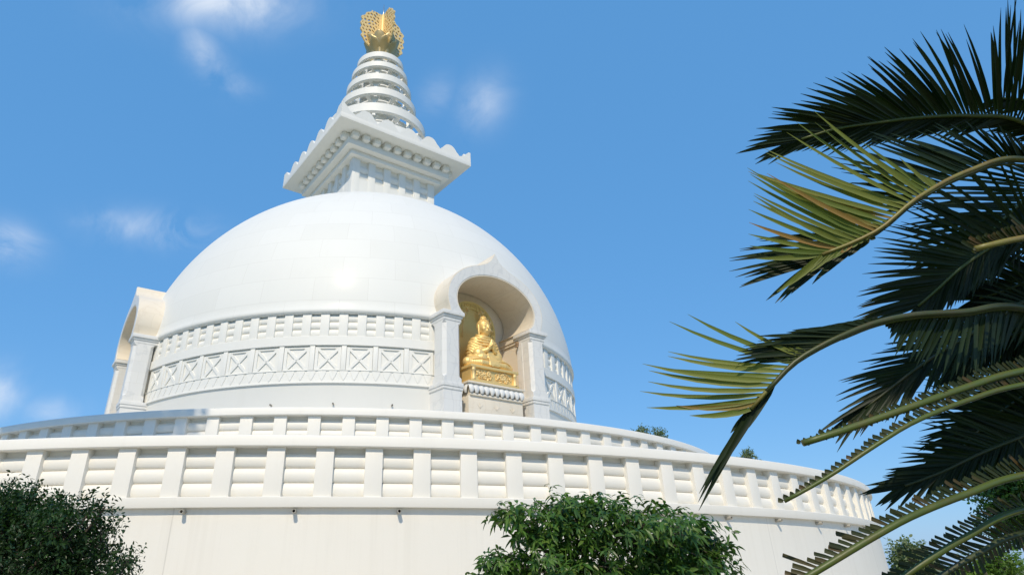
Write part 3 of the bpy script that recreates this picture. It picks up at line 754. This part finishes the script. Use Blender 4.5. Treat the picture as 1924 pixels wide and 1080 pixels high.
# robe: shawl over both shoulders with rope-like folds, skirt over the lap
bm = bmesh.new()
ZT = [.50, .62, .75, .9, 1.05, 1.2, 1.33]; WT = [.80, .80, .78, .74, .69, .60, .34]; DT = [.40, .41, .40, .37, .33, .27, .20]
for k in range(8):
    zc_ = 1.40-.085*k; pts = []
    for th_ in np.linspace(-115, 100, 25):
        c_ = max(0, math.cos(R(th_))); z = zc_ - (.12+.045*k)*c_**1.3 + .05*math.sin(R(th_)*1.0+.6)*min(1, k/4)
        w_, d_ = np.interp(z, ZT, WT), np.interp(z, ZT, DT)
        pts.append(P(w_*math.sin(R(th_))*.98, .05-d_*math.cos(R(th_))*1.06, z))
    tube(bm, pts, [.020+.026*math.sin(math.pi*i/24) for i in range(25)], 8)
for z, w_, d_ in zip(ZT, WT, DT): ball(bm, P(0, .05, z), (w_*.97, d_*.98, .13), None, 24, 10)
for s in (-1, 1):
    for k in range(7):
        t = k/6
        a = P(s*(.42+.12*t), -.12+.16*t, 1.20-.10*t); b = P(s*(.70+.03*t), -.12+.2*t, .78-.02*t); c = P(s*(.56-.25*(1-t)), -.32+.25*t, .52-.05*t)
        pts = [Vector(a).lerp(Vector(b), q).lerp(Vector(b).lerp(Vector(c), q), q) for q in np.linspace(0, 1, 12)]
        tube(bm, pts, [.022+.016*math.sin(math.pi*i/11) for i in range(12)], 7)
    for k in range(5):
        x = s*(.30+.07*k); tube(bm, [P(x, -.33+.05*k, .68-.02*k), P(x*1.03, -.36+.05*k, .48), P(x*1.1, -.38+.04*k, .30)], [.02, .03, .025], 7)
    for k in range(5):
        pts = [P(s*(.12+.85*q), -.56+.10*k+.14*q*q*(1-k*.1)-.05*math.sin(q*3), .245+.035*k+.06*math.sin(math.pi*q)-.06*k*.3*q) for q in np.linspace(0, 1, 12)]
        tube(bm, pts, [.024]*12, 7)
for k in range(7):
    x = -.16+.053*k; tube(bm, [P(x*.8, -.38, .68), P(x*1.0, -.46, .45), P(x*1.3, -.60, .22), P(x*1.5, -.65, .03)], [.018, .024, .026, .02], 7)
ball(bm, P(0, -.47, .12), (.36, .2, .10))

for s in (-1, 1):
    ball(bm, P(s*.42, -.20, .56), (.26, .22, .26)); ball(bm, P(s*.30, -.26, .42), (.30, .22, .20))
    chain(bm, [P(s*.10, -.16, .30), P(s*.62, -.20, .25), P(s*1.0, -.22, .19)], [.24, .26, .19], 8)
remesh(bm, .02, 2, 'robe', M_gold, bu_)

lp = thing('wall_lamp', 'small rusty lamp bracket under the capital of the right niche column', 'lamp', (0, 0, 0), AZ0)
bm = bmesh.new(); box(bm, 1.47, 1.585, -10.15, -10.05, 9.42, 9.55, None, .02); mk('housing', bm, M_rust, lp, 30)
bm = bmesh.new(); tube(bm, [(1.52, -10.10, 9.40), (1.51, -10.12, 9.33)], [.045, .035], 12); mk('shade', bm, M_rust, lp)
lp = thing('ceiling_lamp', 'tiny dark lamp fixed high on the niche back wall above the statue', 'lamp', (0, 0, 0), AZ0)
bm = bmesh.new(); tube(bm, [(.42, -8.951, 11.0), (.42, -9.15, 10.97)], [.05, .055], 12); mk('lamp_body', bm, M_lampdark, lp, 30)

# ------------------------------------------------------------------ trees
def leaf_mesh(P0, D, Nn, L, Wd, droop):
    """vectorised leaves: base points, directions, normals, lengths, widths -> verts, faces (each leaf a folded, pointed blade)"""
    n = len(P0); B = np.cross(D, Nn); B /= np.linalg.norm(B, axis=1)[:, None]+1e-9; Nn = np.cross(B, D)
    Lc = L[:, None]; Wc = Wd[:, None]; dn = np.array([0, 0, -1.])*(droop*L)[:, None]
    m1 = P0+D*Lc*.4+dn*.15; m2 = P0+D*Lc*.75+dn*.55; tip = P0+D*Lc+dn
    v = np.stack([P0, m1+B*Wc*.5+Nn*Wc*.15, m1, m1-B*Wc*.5+Nn*Wc*.15, m2+B*Wc*.36+Nn*Wc*.1, m2, m2-B*Wc*.36+Nn*Wc*.1, tip], 1).reshape(-1, 3)
    f = np.array([[0, 1, 2, -1], [0, 2, 3, -1], [1, 4, 5, 2], [2, 5, 6, 3], [4, 7, 5, -1], [5, 7, 6, -1]])
    base = (np.arange(n)*8)
    tri = np.array([[0, 1, 2], [0, 2, 3], [4, 7, 5], [5, 7, 6]]); quad = np.array([[1, 4, 5, 2], [2, 5, 6, 3]])
    F = [tuple(t) for t in (base[:, None, None]+tri).reshape(-1, 3)] + [tuple(t) for t in (base[:, None, None]+quad).reshape(-1, 4)]
    return v, F
def unit(a): return a/(np.linalg.norm(a, axis=1)[:, None]+1e-9)
def tree(name, label, cat, base, clumps, nclus, per, leaf, mat, style='sprig', trunk_r=.09, group=None, seed=1, limbs=True, bark=M_bark, wl=.34, shell=.55):
    """trunk and limbs reach every clump; leaves sit in sprigs scattered mostly through the outer part of each clump"""
    rg = np.random.default_rng(seed); rnd = random.Random(seed)
    t = thing(name, label, cat, tuple(base), 0, group); bz = Vector(base)
    vols = np.array([c[1][0]*c[1][1]*c[1][2] for c in clumps])**.72; cnt = np.maximum(3, (nclus*vols/vols.sum()).astype(int))
    Ps, Ds, Ns, Ls = [], [], [], []; wood = bmesh.new()
    top = max(c[0].z for c in clumps); ctr = sum((c[0] for c in clumps), Vector())/len(clumps)
    fork = Vector((bz.x*.55+ctr.x*.45, bz.y*.55+ctr.y*.45, bz.z+(ctr.z-bz.z)*.62))
    mid = (bz+fork)/2 + Vector((rnd.uniform(-.1, .1), rnd.uniform(-.1, .1), 0))*trunk_r*8
    tube(wood, [bz-Vector((0, 0, .2)), bz+(mid-bz)*.15, mid, fork], [trunk_r*1.5, trunk_r*1.12, trunk_r, trunk_r*.8], 10)
    for (c, rr), k in zip(clumps, cnt):
        c = Vector(c)
        if limbs:
            m2 = fork.lerp(c, .5)+Vector((rnd.uniform(-1, 1), rnd.uniform(-1, 1), rnd.uniform(0, 1)))*.12*(c-fork).length
            tube(wood, [fork, m2, c], [trunk_r*.6, trunk_r*.38, trunk_r*.2], 7)
        d = unit(rg.normal(size=(k, 3))); q = rg.random(k)**(1-shell)*(1+.16*rg.normal(size=k))
        pc = np.array(c)+d*q[:, None]*np.array(rr)
        if limbs:
            for j in range(0, k, 9):
                tube(wood, [c, (c+Vector(pc[j]))/2+Vector((0, 0, .05*rr[2])), Vector(pc[j])], [trunk_r*.16, trunk_r*.11, trunk_r*.05], 5)
        if style == 'whorl':
            ax = unit(d*.6+np.array([0, 0, .55])+.35*rg.normal(size=(k, 3)))
            for j in range(per):
                a = 2*math.pi*(j/per)+rg.random(k)*.7
                e1 = unit(np.cross(ax, rg.normal(size=(k, 3)) if j == 0 else e1 if False else np.tile([.31, .87, .12], (k, 1)))); e2 = np.cross(ax, e1)
                rad = e1*np.cos(a)[:, None]+e2*np.sin(a)[:, None]
                lift = rg.uniform(-.25, .45, k)[:, None]
                D = unit(rad+ax*lift); Ps.append(pc+rg.normal(size=(k, 3))*leaf*.12); Ds.append(D); Ns.append(unit(ax-D*(ax*D).sum(1)[:, None])); Ls.append(leaf*rg.uniform(.65, 1.2, k))
        else:
            ax = unit(d*.8+np.array([0, 0, .35])+.6*rg.normal(size=(k, 3))); side = unit(np.cross(ax, rg.normal(size=(k, 3))))
            for j in range(per):
                s = (j/per)*leaf*per*.38; sg = 1 if j % 2 else -1
                D = unit(ax*.6+side*sg*.9+.35*rg.normal(size=(k, 3))); Ps.append(pc+ax*s); Ds.append(D); Ns.append(unit(np.array([0, 0, 1.])+.7*rg.normal(size=(k, 3)))); Ls.append(leaf*rg.uniform(.6, 1.15, k))
    Pn, Dn, Nn, Ln = map(np.concatenate, (Ps, Ds, Ns, Ls))
    v, F_ = leaf_mesh(Pn-np.array(bz), Dn, Nn, Ln, Ln*wl*rg.uniform(.8, 1.2, len(Ln)), .35 if style == 'whorl' else .12)
    me = bpy.data.meshes.new('crown'); me.from_pydata(v.tolist(), [], F_); me.update()
    link('crown', me, mat, t)
    wood.transform(Matrix.Translation(-bz)); mk('trunk', wood, bark, t, 60)
    return t
def pc(x, y, d, rx, ry, rd=None):
    """clump: centre seen at photo pixel, radii in photo pixels at that distance"""
    s = d/F; return (PX(x, y, d), (rx*s, (rd if rd else rx*s*1.0), ry*s))
def gbase(x, y, d): p = PX(x, y, d); return Vector((p.x, p.y, 0))

tree('garden_tree', 'dark small-leaved bushy tree in the lower left corner before the round wall', 'tree', gbase(60, 1000, 6.2),
     [pc(15, 1000, 6.2, 95, 72), pc(115, 1005, 6.0, 75, 58), pc(50, 965, 6.3, 66, 40), pc(140, 1070, 6.1, 80, 60), pc(-60, 1020, 6.4, 110, 90), pc(40, 1110, 6.0, 140, 85), pc(165, 965, 6.1, 22, 26), pc(222, 1082, 6.0, 34, 30), pc(190, 1015, 6.1, 34, 40), pc(25, 938, 6.2, 20, 18), pc(195, 955, 6.1, 10, 14), pc(245, 1050, 6.0, 12, 14)],
     4600, 7, .053, M_leafdark, 'sprig', .05, seed=3, wl=.42, shell=.5)
tree('garden_tree', 'broad green tree with drooping pointed leaves at the bottom centre before the round wall', 'tree', gbase(1160, 1060, 6.6),
     [pc(1060, 985, 6.6, 95, 55), pc(1190, 995, 6.4, 110, 60), pc(1280, 1010, 6.6, 75, 52), pc(1335, 1040, 6.5, 50, 50), pc(962, 968, 6.5, 48, 22), pc(1005, 1000, 6.5, 48, 26), pc(1090, 1065, 6.4, 130, 55), pc(1250, 1070, 6.4, 110, 50), pc(955, 1060, 6.5, 68, 36), pc(915, 1075, 6.5, 42, 24), pc(1180, 1110, 6.6, 200, 50), pc(1090, 955, 6.7, 60, 30)],
     2100, 7, .105, M_leafmid, 'whorl', .06, seed=5, wl=.30, shell=.5)
G2 = 'trees beyond the pagoda terrace'
def fartree(label, x, y, d, rx, ry, n, leaf, mat, seed, k=7, group=G2):
    rn = random.Random(seed); cl = []
    for i in range(k):
        a = rn.uniform(0, 6.28); q = rn.uniform(.2, .8); cl.append(pc(x+rx*q*math.cos(a), y+ry*q*math.sin(a), d, rx*.42, ry*.40))
    tree('tree', label, 'tree', gbase(x, y, d), cl, n, 5, leaf, mat, 'sprig', .16, group, seed, wl=.5)
fartree('distant small tree top just above the inner balustrade, right of the dome', 1222, 820, 78, 32, 22, 420, .28, M_leaffar, 11)
fartree('lone distant tree top peeping over the outer balustrade further right', 1410, 866, 75, 20, 24, 330, .26, M_leaffar, 12)
fartree('pale green tree beside the right end of the round wall', 1712, 1062, 42, 48, 42, 800, .30, M_leaffar, 13, 9)
fartree('tall tree seen through the cycad fronds at the right edge, halfway up', 1915, 700, 24, 60, 110, 1200, .18, M_leafmid, 14, 10)
fartree('dense dark green tree low at the right edge behind the cycad', 1890, 960, 26, 95, 85, 1700, .19, M_leafmid, 15, 11)
fartree('bright yellow-green shrub at the bottom right corner under the cycad', 1860, 1075, 18, 95, 34, 1100, .12, M_leafbright, 16, 9)
# trees outside the frame whose shadows fall on the balustrades at the left and on the cycad
def shadetree(label, c, rr, n, seed, leaf=.28, k=9, base=None):
    rn = random.Random(seed); cl = []
    for i in range(k):
        d = Vector((rn.gauss(0, 1), rn.gauss(0, 1), rn.gauss(0, .8))).normalized(); cl.append((Vector(c)+Vector((d.x*rr[0], d.y*rr[1], d.z*rr[2]))*.6, (rr[0]*.5, rr[1]*.5, rr[2]*.45)))
    tree('shade_tree', label, 'tree', Vector(base or (c[0], c[1], 0)), cl, n, 6, leaf, M_leafdark, 'sprig', .22, 'shade trees outside the view', seed, wl=.5)
def along(p, t): return Vector(p)+SDIR*t
c1 = along((-6.6, -14.2, 5.1), 24); shadetree('tall shade tree left of the view, its shadow on the left balustrades', c1, (3.0, 2.6, 1.7), 2300, 21, .36)

# ------------------------------------------------------------------ cycad palm
def catmull(P, n):
    P = [P[0]*2-P[1]] + P + [P[-1]*2-P[-2]]; out_ = []
    for i in range(1, len(P)-2):
        for s in np.linspace(0, 1, 24, endpoint=False):
            a, b, c, d = P[i-1:i+3]
            out_.append(.5*((2*b)+(c-a)*s+(2*a-5*b+4*c-d)*s*s+(3*b-a-3*c+d)*s**3))
    out_.append(P[-2])
    D = [0]
    for a, b in zip(out_, out_[1:]): D.append(D[-1]+(b-a).length)
    res = []; j = 0
    for s in np.linspace(0, D[-1], n):
        while j < len(D)-2 and D[j+1] < s: j += 1
        q = (s-D[j])/max(1e-9, D[j+1]-D[j]); res.append(out_[j].lerp(out_[j+1], q))
    return res, D[-1]
CROWN = PX(2290, 640, 1.75)
base = Vector((CROWN.x+.05, CROWN.y+.03, 0))
cy = thing('cycad_palm', 'dark cycad palm with feathery and trimmed fronds reaching in from the right', 'cycad', tuple(base))
bm = bmesh.new(); zc = CROWN.z
tube(bm, [(0, 0, -.1), (0, 0, zc*.5), (-.02, -.01, zc-.12), (-.05, -.03, zc+.02)], [.17, .15, .16, .09], 18)
for k in range(110):
    a = k*2.4; z = zc*k/110; v = Vector((math.cos(a)*.155, math.sin(a)*.155, z)); tube(bm, [v*1.0, v+Vector((math.cos(a)*.05, math.sin(a)*.05, .05))], [.04, .018], 6)
mk('trunk', bm, M_bark, cy, 50)
def frond(pts, step, angU, lenU, angL, lenL, tilt=0, lift=.25, wid=.011, lm=M_frond, rm=M_rach, rr=(.0085, .0032), droop=.08, cutr=0, t0=.0, curl=.0, rough=.05, seed=0, label=None, xs=None):
    """rachis along the points (photo x, y, distance; tip last) with leaflets on both sides; angle and length lists run base to tip"""
    rd = random.Random(seed)
    W3 = [CROWN+(PX(*pts[0])-CROWN)*.02] + [PX(*p) for p in pts]
    n0, L = catmull(W3, 60); N = max(20, int(L/step)); S, _ = catmull(W3, N)
    bm = bmesh.new(); tube(bm, [p-base for p in n0], list(np.interp(np.linspace(0, 1, 60), [0, 1], rr)), 9)
    bl_ = bmesh.new()
    for i in range(N):
        t = i/(N-1)
        if t < t0: continue
        T = (S[min(i+1, N-1)]-S[max(i-1, 0)]).normalized(); V = (S[i]-CAM).normalized()
        n_ = (-V+T*V.dot(T)).normalized(); n_ = Matrix.Rotation(R(tilt), 3, T) @ n_
        B = n_.cross(T).normalized()
        if B.dot(up) < 0: B = -B
        w_ = S[i]-CAM; xp = CX0 + F*w_.dot(rt)/w_.dot(fw)
        def val(L_): return float(np.interp(-xp, [-q for q in xs], L_)) if xs else float(np.interp(t, np.linspace(0, 1, len(L_)), L_))
        for sg, an, ln in ((1, angU, lenU), (-1, angL, lenL)):
            l = val(ln)*(1+rd.uniform(-rough, rough)*1.5)
            if l < .004: continue
            if cutr and rd.random() < .06: l *= 1.9
            a = R(val(an)+rd.uniform(-1, 1)*40*rough)
            d = (T*math.cos(a)+(B*sg*math.cos(lift)+n_*math.sin(lift+rd.uniform(-.1, .1)))*math.sin(a)).normalized()
            p0 = S[i]-base+d*rr[1]*.5; w = wid*rd.uniform(.85, 1.12); nn = (n_-d*n_.dot(d)).normalized(); bb = d.cross(nn).normalized()
            cu = curl*rd.uniform(.5, 1.5); K = 5 if not cutr else 2; rows = []
            dd_ = droop*rd.uniform(.5, 1.5)
            for q in range(K+1):
                s = q/K; ww = w*(.55+.45*min(1, s*4))*(1-.0*s) if cutr else w*(.5+.5*min(1, s*5))*(1-s**3.2)+.0006
                c = p0+d*(l*s)+Vector((0, 0, -1))*(dd_*l*s*s)+T*(cu*l*s*s)
                rows.append((c+bb*ww/2, c-nn*ww*.22, c-bb*ww/2))
            V_ = [[bl_.verts.new(x) for x in r_] for r_ in rows]
            for ra, rb in zip(V_, V_[1:]):
                for k in (0, 1): addface(bl_, (ra[k], ra[k+1], rb[k+1], rb[k]))
    fo = mk('frond', bl_, lm, cy, True, norm=False)
    mk('stalk', bm, rm, fo, True)
    if label: fo['label'] = label
    return fo
# upper dark frond
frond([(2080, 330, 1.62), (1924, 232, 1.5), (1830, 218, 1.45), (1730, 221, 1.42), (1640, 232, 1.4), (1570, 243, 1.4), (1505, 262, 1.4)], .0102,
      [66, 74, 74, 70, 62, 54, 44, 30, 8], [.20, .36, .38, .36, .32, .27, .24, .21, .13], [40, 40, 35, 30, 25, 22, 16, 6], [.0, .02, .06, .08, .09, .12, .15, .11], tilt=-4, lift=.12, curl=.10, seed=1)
frond([(2100, 330, 1.72), (1990, 215, 1.66), (1930, 190, 1.64), (1880, 185, 1.62)], .010,
      [70, 78, 76, 66], [.2, .34, .34, .26], [30, 30, 20], [.0, .1, .1], tilt=4, lift=.1, seed=51)
# lit frond
P2 = [(2090, 350, 1.5), (1924, 298, 1.36), (1820, 321, 1.3), (1725, 371, 1.26), (1660, 425, 1.25), (1610, 452, 1.25), (1545, 478, 1.25)]
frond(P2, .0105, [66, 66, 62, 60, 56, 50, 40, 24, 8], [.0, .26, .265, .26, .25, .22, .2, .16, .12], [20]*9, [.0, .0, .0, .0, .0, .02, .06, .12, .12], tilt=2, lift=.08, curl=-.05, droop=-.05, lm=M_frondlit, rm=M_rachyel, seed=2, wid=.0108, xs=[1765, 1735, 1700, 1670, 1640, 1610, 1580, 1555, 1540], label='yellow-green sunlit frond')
frond([(x, y+5, d+.03) for x, y, d in P2[:6]], .0108, [30, 34, 40, 42, 44, 46, 46], [.0, .10, .2, .235, .23, .12, .0], [30]*7, [.0]*7, tilt=8, lift=.08, seed=22, rr=(.008, .003), rm=M_rachdark, xs=[1990, 1930, 1870, 1820, 1770, 1725, 1690])
frond([(x-8, y+12, d+.05) for x, y, d in P2], .0125, [44, 40, 30, 16, 6], [.0, .22, .24, .22, .16], [14]*5, [.0, .0, .05, .12, .14], tilt=10, lift=.08, seed=23, rr=(.004, .002), xs=[1680, 1650, 1620, 1580, 1540])
# dense dark fronds mid right
frond([(2120, 470, 1.7), (1960, 430, 1.62), (1880, 455, 1.6), (1810, 500, 1.58), (1760, 545, 1.58), (1725, 575, 1.58)], .0095,
      [55, 64, 70, 68, 56, 24], [.18, .30, .33, .30, .24, .16], [40, 36, 30, 26, 14], [.1, .14, .16, .14, .1], tilt=-2, lift=.12, seed=3, wid=.012)
frond([(2120, 400, 1.9), (1990, 330, 1.85), (1910, 390, 1.8), (1850, 450, 1.8), (1800, 520, 1.8)], .011,
      [60, 70, 66, 54, 20], [.2, .32, .34, .28, .15], [50, 45, 40, 30, 10], [.2, .26, .26, .22, .1], tilt=6, lift=.1, seed=33, wid=.013)
frond([(2140, 520, 1.9), (2010, 500, 1.85), (1950, 520, 1.82), (1890, 545, 1.8), (1840, 560, 1.8)], .010,
      [60, 66, 66, 54, 20], [.2, .26, .26, .22, .12], [60, 56, 50, 40, 10], [.2, .22, .2, .18, .1], tilt=0, lift=.1, seed=34, wid=.013)
# long arching frond with pale lit tip
P4 = [(2120, 640, 1.6), (1924, 578, 1.42), (1810, 586, 1.36), (1720, 591, 1.32), (1645, 606, 1.3), (1580, 631, 1.28), (1530, 656, 1.27), (1488, 684, 1.26), (1440, 735, 1.25), (1412, 768, 1.25)]
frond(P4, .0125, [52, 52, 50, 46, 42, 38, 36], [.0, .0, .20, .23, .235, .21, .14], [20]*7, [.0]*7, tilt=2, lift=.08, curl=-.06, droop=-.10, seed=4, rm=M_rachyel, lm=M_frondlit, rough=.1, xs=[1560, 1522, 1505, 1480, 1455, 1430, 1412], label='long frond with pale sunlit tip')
frond(P4[:9], .0105, [20, 22, 26, 26, 26, 30, 40], [.0, .03, .12, .16, .17, .12, .0], [40]*7, [.0]*7, tilt=4, lift=.08, seed=44, rm=M_rachdark, rr=(.012, .004), xs=[1680, 1650, 1600, 1565, 1535, 1505, 1490])
frond([(x, y+3, d+.02) for x, y, d in P4[:6]], .0115, [40]*7, [.0]*7, [56, 52, 46, 40, 36, 30, 30], [.08, .13, .15, .14, .10, .04, .0], tilt=4, lift=.08, seed=46, rm=M_rachdark, rr=(.008, .006), xs=[2000, 1900, 1830, 1770, 1720, 1690, 1660])
frond([(x-2, y+6, d+.01) for x, y, d in P4], .012, [8]*3, [.0, .05, .05], [10, 7, 5], [.0, .18, .2], tilt=0, lift=.05, seed=45, rr=(.004, .003), rough=.1, xs=[1462, 1450, 1412])
# dark frond behind it
frond([(2120, 600, 1.8), (1960, 560, 1.7), (1860, 606, 1.66), (1745, 676, 1.62), (1660, 740, 1.6), (1625, 766, 1.6)], .0155,
      [40, 44, 46, 42, 34, 24, 6], [.10, .14, .14, .11, .16, .20, .13], [40, 40, 36, 30, 22, 14, 8], [.14, .18, .18, .12, .14, .16, .12], tilt=8, lift=.1, seed=5, rm=M_rachdark, rough=.10)
frond([(2150, 640, 1.95), (2010, 610, 1.9), (1930, 620, 1.88), (1860, 650, 1.86), (1790, 690, 1.84)], .010,
      [50, 54, 54, 46, 14], [.1, .14, .16, .14, .1], [50, 46, 44, 36, 10], [.1, .16, .18, .16, .1], tilt=0, lift=.1, seed=52, rm=M_rachdark)
# dark dense fronds lower right
frond([(2150, 760, 1.8), (1990, 790, 1.72), (1924, 818, 1.7), (1845, 850, 1.66), (1770, 886, 1.64), (1700, 912, 1.63)], .010,
      [60, 62, 56, 46, 30, 8], [.2, .26, .26, .22, .17, .12], [40, 40, 36, 26, 10], [.10, .12, .12, .12, .1], tilt=-2, lift=.12, seed=6, rm=M_rachdark, rough=.1)
frond([(2150, 680, 1.95), (2000, 700, 1.9), (1930, 740, 1.88), (1860, 790, 1.86), (1800, 850, 1.84)], .010,
      [60, 66, 60, 46, 14], [.2, .28, .28, .24, .12], [50, 46, 40, 30, 8], [.2, .26, .26, .22, .1], tilt=6, lift=.1, seed=7, rm=M_rachdark, wid=.013)
frond([(2150, 740, 2.0), (2020, 750, 1.95), (1960, 780, 1.92), (1900, 830, 1.9), (1850, 880, 1.9)], .010,
      [60, 66, 60, 46, 14], [.2, .26, .26, .22, .12], [50, 46, 40, 30, 8], [.2, .26, .24, .2, .1], tilt=2, lift=.1, seed=8, rm=M_rachdark, wid=.013)
# trimmed fronds: bare stalks with cut stubs
CU = dict(cutr=1, lm=M_stub, lift=.1, wid=.0085, rough=.14, droop=.0)
frond([(2150, 660, 1.5), (1924, 696, 1.3), (1820, 726, 1.24), (1720, 761, 1.2), (1620, 796, 1.18), (1560, 816, 1.17), (1508, 832, 1.17)], .0118,
      [56, 54, 52, 46, 40], [.06, .055, .045, .022, .006], [50, 40, 30], [.0, .0, .012, .004], tilt=4, seed=8, rr=(.0088, .0062), rm=M_rach, label='trimmed frond, olive stalk with dry cut tip', **CU)
frond([(2150, 690, 1.45), (1924, 722, 1.28), (1820, 751, 1.22), (1720, 791, 1.18), (1645, 836, 1.16), (1570, 886, 1.15), (1520, 916, 1.15), (1474, 941, 1.15)], .0115,
      [58, 56, 54, 50, 46, 40], [.06, .06, .05, .036, .028, .018, .008], [50, 40], [.0, .0, .0, .0], tilt=4, seed=9, rr=(.0088, .0034), label='trimmed frond with bright green stalk', **CU)
frond([(2150, 860, 1.5), (1924, 892, 1.32), (1820, 926, 1.26), (1720, 966, 1.22), (1645, 1006, 1.2), (1545, 1066, 1.18), (1480, 1105, 1.18)], .0118,
      [58, 54, 50, 46, 42], [.065, .065, .055, .042, .03, .03], [40, 40], [.0, .0, .015, .0, .0], tilt=4, seed=10, rr=(.0095, .006), **CU)
frond([(2150, 920, 1.55), (1924, 956, 1.36), (1820, 1006, 1.3), (1745, 1051, 1.27), (1680, 1095, 1.26)], .012,
      [58, 54, 50, 46], [.05, .05, .042, .034, .026], [40, 40], [.0, .0], tilt=4, seed=11, rr=(.0095, .006), **CU)
frond([(2150, 960, 1.62), (1924, 1001, 1.44), (1845, 1036, 1.4), (1785, 1071, 1.38), (1740, 1100, 1.37)], .012,
      [58, 54, 50, 46], [.055, .045, .04, .034], [60, 50], [.04, .04, .02], tilt=4, seed=12, rr=(.009, .006), rm=M_rachdark, **CU)
frond([(2150, 480, 1.45), (1990, 440, 1.32), (1924, 447, 1.27), (1870, 458, 1.25), (1832, 468, 1.25)], .007,
      [70, 66, 60, 50], [.03, .03, .03, .025], [50, 40], [.005, .005], tilt=4, seed=13, rr=(.008, .006), rm=M_rachyel, label='frond cut short with a frayed brown end', **CU)
c2 = along(PX(2560, 560, 1.45), 9); shadetree('shade tree behind the camera, its shade over the cycad', c2, (1.15, 1.2, 1.3), 1500, 31, .22, base=(c2.x+2.2, c2.y-1.5, 0))
